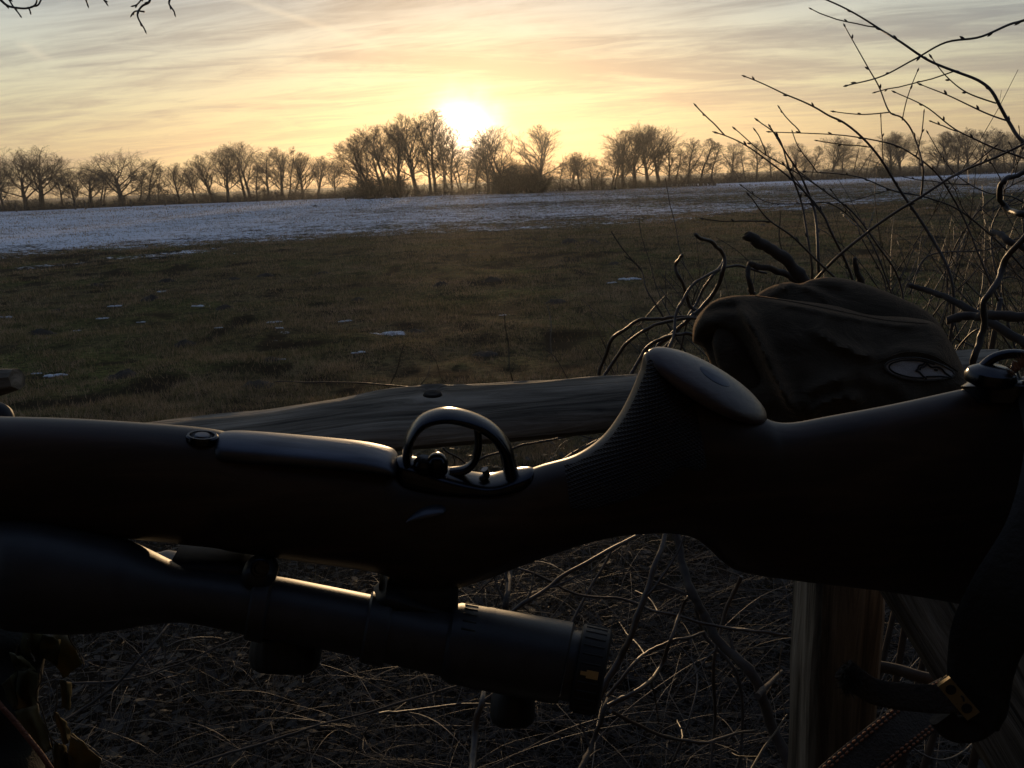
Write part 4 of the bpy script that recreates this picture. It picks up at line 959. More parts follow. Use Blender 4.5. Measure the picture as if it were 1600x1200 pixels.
# ------------------------------------------------------------------ hat
HC = P(1300, 560, .84)
hat = empty('crumpled_hat', HC, 'crumpled dark olive oiled-cotton hat with an oval badge lying on the rail', 'hat')
def seg_d(x, y, poly):
    best = 1e9; side = 0; tt = 0; L = 0; n = len(poly) - 1
    for i in range(n):
        ax_, ay, bx_, by_ = *poly[i], *poly[i + 1]; vx, vy = bx_ - ax_, by_ - ay; t = max(0, min(1, ((x - ax_) * vx + (y - ay) * vy) / (vx * vx + vy * vy)))
        qx, qy = ax_ + vx * t, ay + vy * t; dd = math.hypot(x - qx, y - qy)
        if dd < best: best = dd; side = 1 if (vx * (y - ay) - vy * (x - ax_)) > 0 else -1; tt = (i + t) / n
    return best, side, tt
def lobe(name, topc, botc, d0, bulge, ridges, m, nst=110, nr=60, seed=0, back=.10):
    """closed cushion: outline top/bottom curves (px) with own thickness front and back"""
    tp = spline(topc, 12); bp = spline(botc, 12); mb = MB(); rr_ = []
    def samp(c, f):
        k = f * (len(c) - 1); i = min(int(k), len(c) - 2); t = k - i; return (c[i][0] + (c[i + 1][0] - c[i][0]) * t, c[i][1] + (c[i + 1][1] - c[i][1]) * t)
    for i in range(nst + 1):
        f = i / nst; T, Bt = samp(tp, f), samp(bp, f); e = math.sqrt(max(1e-4, 1 - (2 * f - 1) ** 2)); e = max(.06, e) ** .7; ring = []
        for k in range(nr):
            th = 2 * math.pi * k / nr; cs = math.cos(th); sn = math.sin(th); v = .5 - .5 * cs
            x = T[0] + (Bt[0] - T[0]) * v; y = T[1] + (Bt[1] - T[1]) * v
            if sn >= 0:   # front
                dd = bulge * e * abs(sn) ** .75
                dd += (.0050 * vn(x, y * 1.6 + x * .5, .016, seed) + .0045 * (.5 - abs(vn(x * .8 + y * .6, y * 1.3 - x * .4, .020, seed + 7))) + .0012 * vn(x, y, .05, seed + 2)) * abs(sn)
                for (poly, amp, wd, asym) in ridges:
                    ds, side, tt = seg_d(x, y, poly); fade = min(1, 5 * tt + .1) * min(1, 5 * (1 - tt) + .1)
                    if asym and side * asym > 0: dd += amp * fade * math.exp(-ds / (wd * .32)) * abs(sn) ** .4
                    else: dd += amp * fade * math.exp(-(ds / wd) ** 2) * abs(sn) ** .4
                ring.append(P(x, y, d0 - dd))
            else: ring.append(P(x, y, d0 + back * e * abs(sn) ** .8))
        rr_.append(ring)
    mb.rings(rr_); o = mb.build(name, m); o.data.transform(Matrix.Translation(-HC)); o.parent = hat; return autosmooth(o, 80)
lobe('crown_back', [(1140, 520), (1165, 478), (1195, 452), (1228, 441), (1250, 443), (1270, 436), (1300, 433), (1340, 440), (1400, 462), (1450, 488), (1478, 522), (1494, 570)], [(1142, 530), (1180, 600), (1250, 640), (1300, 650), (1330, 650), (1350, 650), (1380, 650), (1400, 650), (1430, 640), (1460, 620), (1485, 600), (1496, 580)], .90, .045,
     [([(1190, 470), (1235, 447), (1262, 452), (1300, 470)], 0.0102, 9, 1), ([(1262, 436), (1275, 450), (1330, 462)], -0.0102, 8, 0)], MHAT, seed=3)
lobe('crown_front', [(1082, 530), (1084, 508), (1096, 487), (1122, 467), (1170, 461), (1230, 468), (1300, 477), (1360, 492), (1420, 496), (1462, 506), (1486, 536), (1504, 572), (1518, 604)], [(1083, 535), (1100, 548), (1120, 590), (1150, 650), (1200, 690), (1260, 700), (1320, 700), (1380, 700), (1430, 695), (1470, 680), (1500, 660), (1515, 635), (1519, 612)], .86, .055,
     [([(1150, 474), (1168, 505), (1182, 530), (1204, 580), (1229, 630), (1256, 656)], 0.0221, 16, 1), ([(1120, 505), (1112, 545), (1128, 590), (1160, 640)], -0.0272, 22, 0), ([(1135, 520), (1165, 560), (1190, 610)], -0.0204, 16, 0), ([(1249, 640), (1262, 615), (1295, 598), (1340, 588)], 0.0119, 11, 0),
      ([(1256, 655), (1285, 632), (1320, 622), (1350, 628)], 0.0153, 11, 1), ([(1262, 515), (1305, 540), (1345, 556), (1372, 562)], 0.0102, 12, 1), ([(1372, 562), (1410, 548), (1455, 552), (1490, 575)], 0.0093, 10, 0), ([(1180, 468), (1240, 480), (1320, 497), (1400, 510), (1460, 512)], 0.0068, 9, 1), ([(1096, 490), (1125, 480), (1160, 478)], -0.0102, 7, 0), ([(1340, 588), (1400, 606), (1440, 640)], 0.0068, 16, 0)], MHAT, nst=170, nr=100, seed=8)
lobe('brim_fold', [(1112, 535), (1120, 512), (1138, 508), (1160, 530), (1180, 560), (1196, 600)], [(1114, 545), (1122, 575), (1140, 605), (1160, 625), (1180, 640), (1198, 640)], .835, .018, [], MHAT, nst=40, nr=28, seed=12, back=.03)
# badge on the crown, lying over the surface
dg = bpy.context.evaluated_depsgraph_get()
crown = [c for c in hat.children if c.name.startswith('crown_front')][0]
bpy.context.view_layer.update()
bm_v = [HC + v.co for v in crown.data.vertices]; bvh = BVHTree.FromPolygons(bm_v, [tuple(p.vertices) for p in crown.data.polygons])
def onhat(x, y, lift):
    r = ray(x, y); h = bvh.ray_cast(cam_pos, r)
    p = h[0] if h[0] is not None else P(x, y, .8)
    return p - r * lift
bc = (1436, 577); ba = R(5)
def bpos(u, v):
    x, y = u * 53, v * 17.5 + (3 * u * u if u > 0 else 0); return bc[0] + x * math.cos(ba) - y * math.sin(ba), bc[1] + x * math.sin(ba) + y * math.cos(ba)
mb = MB(); rr_ = []
for q, lf in ((1.0, -.001), (.98, .0018), (.9, .0022), (.6, .0022), (.3, .0022), (.02, .0022)):
    rr_.append([onhat(*bpos(q * math.cos(t) * (1.04 if math.cos(t) > 0 else 1), q * math.sin(t) * (1 - .28 * max(0, math.cos(t)))), lf) for t in [2 * math.pi * j / 48 for j in range(48)]])
def hpart(name, mb, m, par=None):
    o = mb.build(name, m); o.data.transform(Matrix.Translation(-HC)); o.parent = par or hat; return autosmooth(o, 60)
mb = MB(); mb.rings(rr_); badge = hpart('badge', mb, MPATCH)
mb = MB(); pts_ = [onhat(*bpos(math.cos(t) * (1.04 if math.cos(t) > 0 else 1), math.sin(t) * (1 - .28 * max(0, math.cos(t)))), .0018) for t in [2 * math.pi * j / 60 for j in range(61)]]
mb.tube(pts_, .0011, 6); hpart('badge_trim', mb, MTRIM, badge)
for poly in ([(math.cos(t) * .88, math.sin(t) * .80 * (1 - .28 * max(0, math.cos(t)))) for t in [R(a) for a in range(-60, -300, -20)]],
             [(.18, -.78), (.10, -.45), (.0, -.35), (-.04, 0), (-.08, .15), (.02, .25), (.16, .62), (.24, .78)],
             [(.22, -.62), (.16, -.3), (.06, -.2), (.03, .05)],
             [(.20, -.60), (.36, -.30), (.5, -.38), (.66, -.30), (.78, .02), (.98, .35), (.7, .38), (.45, .5), (.24, .60)], [(.45, -.12), (.54, -.10)]):
    mb = MB(); mb.tube([onhat(*bpos(u, v), .0026) for u, v in spline(poly, 4)], .0009, 5); hpart('embroidery', mb, MTHREAD, badge)
# seams on the hat
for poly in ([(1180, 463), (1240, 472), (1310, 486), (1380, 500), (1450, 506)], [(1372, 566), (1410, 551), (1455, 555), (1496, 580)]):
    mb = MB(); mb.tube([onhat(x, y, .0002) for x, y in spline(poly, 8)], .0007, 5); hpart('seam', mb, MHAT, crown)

# ------------------------------------------------------------------ shrubs
SHR = random.Random(12)
def wig(pts, amp, n=8, seed=0):
    out = []
    for i, p in enumerate(spline(pts, n)):
        v = Vector(p); out.append(v + Vector((vn(i * .13, 1, 1, seed), vn(i * .13, 2, 1, seed + 1), vn(i * .13, 3, 1, seed + 2))) * amp)
    return out
def traced(px, d0, d1, r_0, r_1, amp=.004, n=6, seed=0, dw=.05):
    k = len(px) - 1
    pts = [tuple(P(x, y, d0 + (d1 - d0) * i / k + dw * vn(i * .7, seed, 1, seed))) for i, (x, y) in enumerate(px)]
    w = wig(pts, amp, n, seed); m = len(w) - 1
    return w, [r_0 + (r_1 - r_0) * i / m for i in range(m + 1)]
def buds(mb, pts, rads, step, r, s=1.0):
    acc = 0; sd_ = 1
    for i in range(1, len(pts) - 1):
        acc += (pts[i] - pts[i - 1]).length
        if acc > step:
            acc = r.uniform(-.3, .2) * step; sd_ = -sd_; t = (pts[i + 1] - pts[i]).normalized(); side = rot_about(t.orthogonal().normalized(), t, r.uniform(0, 6.28))
            q = (t * .85 + side * .55).normalized(); L = .009 * s
            mb.tube([pts[i], pts[i] + q * L * .35, pts[i] + q * L * .7, pts[i] + q * L], [rads[i] * .9, max(.0018 * s, rads[i] * 1.0), .0015 * s, .0002], 5)
    t = (pts[-1] - pts[-2]).normalized(); L = .010 * s
    mb.tube([pts[-1], pts[-1] + t * L * .5, pts[-1] + t * L], [rads[-1] * 1.1, .0017 * s, .0002], 5)
def subtwigs(mb, pts, rads, n, Lr, r, lev=0, bs=1.0):
    for k in range(n):
        i = r.randrange(len(pts) // 5, len(pts) - 2); t = (pts[i + 1] - pts[i]).normalized(); side = rot_about(t.orthogonal().normalized(), t, r.uniform(0, 6.28)); side.y *= .5
        d = (t * .75 + side * .75 + Vector((0, 0, .15))).normalized(); L = r.uniform(*Lr); q = pts[i].copy(); pl = [q.copy()]; m = 7
        for j in range(m):
            d = (d + Vector((r.uniform(-1, 1), r.uniform(-.5, .5), r.uniform(-.8, 1))) * .14).normalized(); q = q + d * L / m; pl.append(q.copy())
        r_a = max(.0011, rads[i] * .55); rl = [r_a + (.0009 - r_a) * j / m for j in range(m + 1)]
        mb.tube(pl, rl, 5); buds(mb, pl, rl, .045, r, bs)
        if lev: subtwigs(mb, pl, rl, 2, (Lr[0] * .5, Lr[1] * .5), r, lev - 1, bs)
shrub_root = P(1290, 470, 1.35)
birch = empty('birch_shrub', (shrub_root.x, shrub_root.y, 0), 'leafless birch shrub with budding twigs rising behind the hat on the right', 'shrub')
def spart(root, name, mb, m):
    o = mb.build(name, m); o.data.transform(Matrix.Translation(-Vector(root.location))); o.parent = root; o.data.shade_smooth(); return o
twigs = [
 # (points from base to tip, depth0, depth1, r0, r1, n sub)
 ([(1282, 470), (1280, 400), (1272, 330), (1255, 285), (1228, 240), (1205, 200)], 1.35, 1.30, .0048, .0013, 1),
 ([(1262, 470), (1268, 430), (1262, 380), (1252, 310), (1232, 262), (1216, 214), (1184, 190)], 1.40, 1.35, .004, .0012, 1),
 ([(1340, 470), (1325, 420), (1302, 370), (1282, 330), (1245, 290), (1200, 252), (1160, 226), (1122, 209)], 1.35, 1.25, .004, .0011, 3),
 ([(1420, 540), (1405, 440), (1370, 380), (1330, 330), (1290, 300), (1240, 268), (1190, 236), (1150, 204)], 1.5, 1.4, .0035, .0011, 3),
 ([(1480, 560), (1490, 450), (1455, 370), (1400, 290), (1368, 240), (1322, 195), (1290, 176), (1250, 158), (1210, 140), (1166, 121)], 1.5, 1.45, .005, .0012, 3),
 ([(1270, 440), (1310, 400), (1380, 345), (1440, 305), (1500, 270), (1560, 245), (1640, 205)], 1.30, 1.15, .0042, .002, 2),
 ([(1700, 330), (1650, 270), (1600, 222), (1575, 190), (1555, 150), (1535, 128), (1500, 115), (1450, 92), (1400, 62), (1372, 42), (1330, 18), (1284, -4)], 1.2, 1.35, .0052, .0016, 3),
 ([(1660, 12), (1600, 32), (1578, 38), (1535, 56), (1478, 66), (1430, 92), (1380, 118), (1326, 133)], 1.15, 1.2, .0036, .0012, 1),
 ([(1440, 310), (1442, 260), (1430, 215), (1410, 185), (1390, 174), (1375, 140), (1363, 118), (1345, 85), (1321, 42)], 1.4, 1.4, .0028, .0011, 1),
 ([(1390, 174), (1345, 178), (1308, 174)], 1.38, 1.38, .0018, .001, 0), ([(1410, 188), (1418, 155), (1432, 114)], 1.4, 1.38, .0016, .001, 0),
 ([(1575, 188), (1530, 172), (1480, 150), (1442, 134)], 1.27, 1.3, .0022, .001, 0), ([(1557, 160), (1510, 145), (1480, 120), (1456, 92)], 1.27, 1.3, .002, .001, 0),
 ([(1700, 290), (1600, 248), (1540, 225), (1500, 205), (1450, 170), (1400, 145)], 1.35, 1.4, .003, .0011, 2),
 ([(1560, 470), (1530, 400), (1500, 330), (1470, 280), (1430, 245), (1400, 228), (1340, 215), (1300, 210), (1205, 205)], 1.6, 1.45, .0036, .0011, 3),
 ([(1600, 420), (1560, 380), (1500, 330), (1450, 310), (1400, 300), (1350, 280), (1300, 270), (1260, 268)], 1.7, 1.6, .0034, .0011, 4),
 ([(1640, 350), (1590, 310), (1540, 300), (1490, 270), (1452, 210)], 1.6, 1.6, .0028, .001, 2),
 ([(1400, 480), (1370, 400), (1340, 350), (1300, 320), (1250, 318), (1200, 316), (1160, 292)], 1.7, 1.6, .003, .001, 3),
 ([(1330, 460), (1290, 420), (1240, 370), (1200, 340), (1172, 308)], 1.2, 1.15, .0032, .0011, 2),
 ([(1385, 470), (1378, 430), (1345, 370), (1335, 340), (1300, 300)], 1.5, 1.5, .0026, .001, 2),
 ([(1420, 460), (1450, 400), (1540, 390), (1600, 370), (1660, 360)], 1.8, 1.8, .003, .0015, 4),
 ([(1590, 560), (1560, 450), (1550, 360), (1570, 300), (1540, 240)], 1.8, 1.8, .004, .0012, 5),
 ([(1500, 540), (1480, 430), (1520, 340), (1580, 290), (1640, 270)], 2.0, 1.9, .004, .0012, 5),
 ([(1640, 520), (1610, 420), (1600, 330), (1620, 260)], 1.7, 1.7, .004, .0014, 4),
]
for i, (px, d0, d1, ra, rb_, ns) in enumerate(twigs):
    mb = MB(); w, rd = traced(px, d0, d1, ra * .60, rb_ * .72, .003, 6, i + 1)
    mb.tube(w, rd, 7); buds(mb, w, rd, .05, SHR); subtwigs(mb, w, rd, max(0, ns - 1), (.04, .12) if ns < 4 else (.05, .16), SHR, 1 if ns > 4 else 0, .8)
    spart(birch, 'branch', mb, MTWIG)
# roots of the birch shrub: stems from the ground up to where the branches leave
mb = MB()
for (x, y, d) in [(1282, 470, 1.35), (1262, 470, 1.4), (1340, 470, 1.35), (1420, 540, 1.5), (1480, 560, 1.5), (1330, 460, 1.2), (1590, 560, 1.8), (1500, 540, 2.0), (1640, 520, 1.7), (1700, 330, 1.2), (1400, 480, 1.7), (1560, 470, 1.6)]:
    p = P(x, y, d); g0 = Vector((shrub_root.x + (p.x - shrub_root.x) * .5, p.y + .1, -.05))
    mb.tube(wig([tuple(g0), tuple(g0.lerp(p, .5) + Vector((.05, .05, 0))), tuple(p)], .02, 8, int(x)), [.012 - .007 * j / 16 for j in range(17)], 6)
spart(birch, 'stem', mb, MTWIG)
mb = MB(); fb = random.Random(5)
for k in range(150):
    if k < 105: x0_, y0_, dd0 = fb.uniform(1360, 1690), fb.uniform(470, 620), fb.uniform(1.6, 2.4)
    else: x0_, y0_, dd0 = fb.uniform(960, 1340), fb.uniform(560, 650), fb.uniform(1.3, 2.0)
    p = P(x0_, y0_, dd0); L_ = fb.uniform(.15, .55) if k < 105 else fb.uniform(.08, .30); d = (up * fb.uniform(.4, 1) + right * fb.uniform(-.8, .5) + fwd * fb.uniform(-.3, .3)).normalized(); pl = [p.copy()]
    for j in range(7): d = (d + Vector((fb.uniform(-1, 1), fb.uniform(-1, 1), fb.uniform(-1, 1))) * .16).normalized(); p = p + d * L_ / 7; pl.append(p.copy())
    r_a = fb.uniform(.0008, .0019); rl = [r_a * (1 - .09 * j) for j in range(8)]; mb.tube(pl, rl, 4)
    for z in range(3):
        i = fb.randrange(2, 7); t = (pl[i] - pl[i - 1]).normalized(); e = (t + Vector((fb.uniform(-1, 1), fb.uniform(-1, 1), fb.uniform(-.6, 1))) * .8).normalized(); q_ = pl[i] + e * fb.uniform(.02, .10); mb.tube([pl[i], pl[i].lerp(q_, .5) + Vector((0, 0, .003)), q_], [rl[i] * .7, rl[i] * .55, .0004], 3)
spart(birch, 'fine_twigs', mb, MTWIG)['kind'] = 'stuff'
# sawn/broken thick branches behind the hat
def single(name, px, d0, d1, ra, rb_, m, label, cat, amp=.003, seed=0, sub=0, dw=.03, sides=9, tip=True, root=True):
    mb = MB(); w, rd = traced(px, d0, d1, ra, rb_, amp, 10, seed, dw)
    rd = [r_ * (1 + .16 * vn(i, 0, .33, seed) + (.22 if i % 17 == 5 else 0)) for i, r_ in enumerate(rd)]; rd[-1] *= .75
    w = [p + Vector((vn(i, 1, .37, seed), vn(i, 2, .37, seed), vn(i, 3, .37, seed))) * rd[i] * .35 for i, p in enumerate(w)]; mb.tube(w, rd, sides)
    if sub: subtwigs(mb, w, rd, sub, (.05, .18), SHR, 0, .7)
    o = mb.build(name, m, origin=w[0]); autosmooth(o, 60); return tag(o, label, cat)
single('cut_branch', [(1262, 450), (1225, 405), (1185, 380), (1164, 368)], 1.10, 1.05, 0.0082, 0.0061, MDARKTWIG, 'thick sawn-off branch stub pointing up left behind the hat', 'branch', seed=3)
single('cut_branch', [(1250, 445), (1222, 425), (1190, 418), (1168, 412)], 1.12, 1.06, 0.0047, 0.0036, MDARKTWIG, 'thinner broken branch just below the thick sawn stub', 'branch', seed=4)
single('cut_branch', [(1176, 460), (1172, 440), (1166, 415)], 1.08, 1.06, 0.0039, 0.0029, MDARKTWIG, 'short upright stub left of the hat', 'branch', seed=5)
single('cut_branch', [(1346, 450), (1340, 425), (1334, 402)], 1.15, 1.12, 0.0051, 0.0029, MDARKTWIG, 'short split stub sticking up behind the top of the hat', 'branch', seed=6)
single('cut_branch', [(1480, 500), (1520, 494), (1560, 493), (1660, 498)], 1.05, 1.0, 0.0051, 0.0061, MDARKTWIG, 'thick dark branch running out to the right of the hat', 'branch', seed=7)
single('cut_branch', [(1418, 447), (1450, 455), (1490, 470), (1540, 500), (1610, 540)], 1.2, 1.1, 0.0031, 0.0065, MDARKTWIG, 'dark broken branch sloping down right beside the hat', 'branch', seed=8)
single('cut_branch', [(1552, 362), (1580, 378), (1620, 400), (1660, 420)], .95, .9, 0.0037, 0.0042, MDARKTWIG, 'broken dark branch end at the right edge above the hat', 'branch', seed=9)
# vine loops left of the hat, and at the right edge
vines = [
 ([(1000, 580), (1030, 540), (1075, 500), (1110, 465), (1130, 425), (1128, 395), (1108, 378), (1086, 366)], 1.12, 1.05, .0042, 'woody vine arching up in a hook left of the hat'),
 ([(1100, 500), (1080, 475), (1062, 440), (1056, 410), (1068, 398)], 1.15, 1.1, .0036, 'short vine hook standing upright left of the hat'),
 ([(930, 600), (940, 570), (962, 528), (1000, 500), (1040, 496), (1085, 494)], 1.15, 1.1, .0036, 'upper vine arch springing from behind the rail'),
 ([(938, 608), (960, 560), (1000, 520), (1040, 505), (1100, 498)], 1.10, 1.08, .0034, 'lower vine arch springing from behind the rail'),
 ([(975, 605), (1000, 560), (1030, 530), (1075, 520), (1120, 540)], 1.05, 1.05, .0034, 'vine bending just beside the grip cap'),
 ([(985, 610), (1010, 570), (1050, 530), (1090, 470), (1115, 430), (1150, 418), (1200, 425)], 1.2, 1.25, .0032, 'long vine looping over towards the sawn branches'),
 ([(1030, 590), (1050, 530), (1060, 480), (1090, 440), (1120, 420), (1135, 400)], 1.0, 1.12, .0030, 'vine twisting round the hooked one left of the hat'),
 ([(1525, 580), (1518, 560), (1540, 520), (1540, 470), (1565, 420), (1600, 370), (1650, 310)], .95, .85, .0052, 'pale vine rising beside the sling swivel to the right edge'),
 ([(1650, 350), (1600, 338), (1575, 330), (1562, 312), (1568, 285), (1592, 270), (1640, 272)], .80, .80, .0040, 'thick vine bending in a loop at the right picture edge'),
 ([(1480, 585), (1500, 540), (1530, 515), (1560, 520), (1600, 560), (1640, 560)], 1.25, 1.2, .0022, 'thin vine curling behind the hat on the right'),
]
for i, (px, d0, d1, r_, lb) in enumerate(vines):
    single('vine', px, d0, d1, r_ * .72, r_ * .55, MCANE, lb, 'vine', amp=.004, seed=30 + i, dw=.05)
# thin stalks in front of the field
stalks = [([(805, 620), (799, 580), (794, 540), (787, 488)], 1.5, .0013, 'tall thin pale stalk with buds standing behind the rail'),
 ([(605, 620), (616, 585), (632, 538)], 1.4, .0012, 'thin pale stalk leaning right above the rail knot'),
 ([(650, 612), (664, 590), (675, 572)], 1.4, .0010, 'short thin twig right above the rail knot'),
 ([(640, 606), (570, 600), (480, 598), (428, 598)], 1.3, .0014, 'thin dark twig lying level along the rail top'),
 ([(700, 620), (690, 590), (678, 560), (660, 545)], 1.6, .0008, 'faint hair-thin stalk by the rail knot'),
 ([(890, 600), (870, 560), (850, 545)], 1.5, .0010, 'small twig over the rail right of the tall stalk'),
 ([(1060, 520), (1030, 460), (1012, 400), (998, 340)], 1.5, .0012, 'thin upright twig in the pasture left of the hooked vine'),
 ([(1080, 560), (1020, 470), (1000, 420), (975, 398)], 1.4, .0016, 'twig leaning left above the vine arches'),
 ([(1120, 520), (1090, 450), (1060, 400)], 1.6, .0012, 'fine twig between the hooked vines'),
 ([(1160, 480), (1180, 420), (1120, 370)], 1.7, .0011, 'fine twig crossing behind the sawn stub'),
 ([(1240, 440), (1220, 380), (1218, 330)], 1.3, .0013, 'pale dry stem upright behind the sawn stub'),
 ([(1442, 620), (1500, 520), (1560, 440), (1600, 440)], 1.5, .0016, 'thin twig leaning right beside the hat')]
for i, (px, d, r_, lb) in enumerate(stalks):
    single('stalk', px, d, d, r_, r_ * .6, MDRY if i in (0, 1, 2, 4, 10) else MTWIG, lb, 'stalk', amp=.004, seed=70 + i, sub=1 if i in (5, 6, 7, 8) else 0, sides=5)
# overhanging twigs top left, growing from a limb above the frame
oh = empty('overhanging_branch', P(150, -120, 2.6), 'bare twigs of an overhanging branch at the top left corner', 'branch')
mb = MB(); w, rd = traced([(-300, -60), (0, -110), (200, -130), (420, -170)], 2.6, 2.6, .022, .012, .02, 8, 5); mb.tube(w, rd, 8); spart(oh, 'limb', mb, MTWIG)
for i, px in enumerate([[(-60, -60), (-10, -10), (10, 8), (30, 14), (52, 10), (60, -2)], [(0, -20), (18, 8), (30, 24)], [(200, -100), (235, -40), (236, 0), (222, 10), (216, 26), (224, 46)], [(236, -6), (222, -2), (210, 8)], [(226, 20), (216, 16), (208, 20)],
                       [(280, -120), (276, -50), (268, -10), (266, 6), (272, 20)], [(100, -110), (118, -40), (132, -8), (138, 6)], [(150, -110), (158, -40), (162, -6), (164, 3)], [(52, 10), (62, 4), (70, -14)], [(44, 12), (48, 18)]]):
    mb = MB(); w, rd = traced(px, 2.6, 2.6, .005 if len(px) > 3 else .003, .0022, .006, 7, 50 + i, .03); mb.tube(w, rd, 5); buds(mb, w, rd, .035, SHR, 1.5); spart(oh, 'twig', mb, MTWIG)

# ------------------------------------------------------------------ thicket below
TH = random.Random(77)
def lim(px):      # highest picture row the undergrowth may reach
    return 640 if px < 900 else (560 if px < 1050 else (480 if px < 1200 else 440))
def cane(mb, r, x, y, L, rad, up_=.9, sub=0, sides=5):
    th = r.uniform(0, 6.28); d = Vector((math.cos(th) * (1 - up_), math.sin(th) * (1 - up_) * .6, up_)).normalized(); p = Vector((x, y, zg(x, y) - .02)); n = 12; pts = [p.copy()]
    bend = Vector((math.cos(th), math.sin(th) * .6, -.35 - .5 * r.random())) * (.16 + .12 * r.random())
    for i in range(n):
        d = (d + bend + Vector((r.uniform(-1, 1), r.uniform(-1, 1), r.uniform(-1, 1))) * .10).normalized(); p = p + d * L / n
        if p.z < .02: p.z = .02 + r.random() * .03
        pts.append(p.copy())
    pts = [Vector(q) for q in spline([tuple(q) for q in pts], 2)]
    for q in pts:
        a, b2, dd = proj(q)
        if dd < 1.25 or b2 < lim(a): return None
    m = len(pts) - 1; rd = [rad * (1 - .6 * j / m) for j in range(m + 1)]; mb.tube(pts, rd, sides)
    for k in range(sub):
        i = r.randrange(3, m - 1); t = (pts[i + 1] - pts[i]).normalized(); sd_ = rot_about(t.orthogonal().normalized(), t, r.uniform(0, 6.28)); dd = (t * .6 + sd_ * .8).normalized(); q = pts[i].copy(); pl = [q.copy()]; l2 = r.uniform(.08, .3)
        for j in range(4): dd = (dd + Vector((r.uniform(-1, 1), r.uniform(-1, 1), r.uniform(-1, 1))) * .2).normalized(); q = q + dd * l2 / 4; pl.append(q.copy())
        mb.tube(pl, [rd[i] * .5, rd[i] * .45, rd[i] * .4, rd[i] * .35, rd[i] * .2], 4)
    return pts
# uncountable tangle
for nm, mm, N, lb, rads in (('bramble_tangle', MCANE, 620, 'tangle of pale thin bramble stems under the rifle', (.0009, .0022)), ('twig_tangle', MTWIG, 760, 'tangle of dark thin twigs under the rifle', (.0008, .0022))):
    mb = MB(); k = 0; tries = 0
    while k < N and tries < N * 8:
        tries += 1; u = TH.random(); y = TH.uniform(1.7, 5.5); px = TH.uniform(620, 1500) if TH.random() < .72 else TH.uniform(-60, 1600); x = at_px(px, y)
        if cane(mb, TH, x, y, TH.uniform(.4, 1.7), TH.uniform(*rads), TH.uniform(.2, .9), 3): k += 1
    k = 0
    while k < 34:
        y = TH.uniform(1.9, 4.0); x = at_px(TH.uniform(760, 1450) if TH.random() < .75 else TH.uniform(100, 1500), y)
        if cane(mb, TH, x, y, TH.uniform(.7, 1.8), TH.uniform(.0022, .0048), TH.uniform(.4, .95), 5, 6): k += 1
    tag(mb.build(nm, mm), lb, 'brambles', kind='stuff')
mb = MB(); k = 0
while k < 2300:
    y = TH.uniform(2.3, 6); x = at_px(TH.uniform(-80, 1650), y); z = zg(x, y) + TH.uniform(.0, .12); th = TH.uniform(0, 6.28); L = TH.uniform(.08, .55); d = Vector((math.cos(th), math.sin(th), TH.uniform(-.1, .75))).normalized(); p = Vector((x, y, z)); pl = [p.copy()]; bd = Vector((TH.uniform(-1, 1), TH.uniform(-1, 1), -.9)) * TH.uniform(.05, .4)
    for q_ in range(6): d = (d + bd).normalized(); p = p + d * L / 6; p.z = max(p.z, .01); pl.append(p.copy())
    if all(proj(q_)[1] > lim(proj(q_)[0]) for q_ in pl): r_ = TH.uniform(.0005, .0017); mb.tube(pl, [r_] * 4 + [r_ * .8, r_ * .6, r_ * .4], 4)
    k += 1
tag(mb.build('fallen_twigs', MTWIG), 'fallen twigs scattered among the dead leaves', 'twigs', kind='stuff')
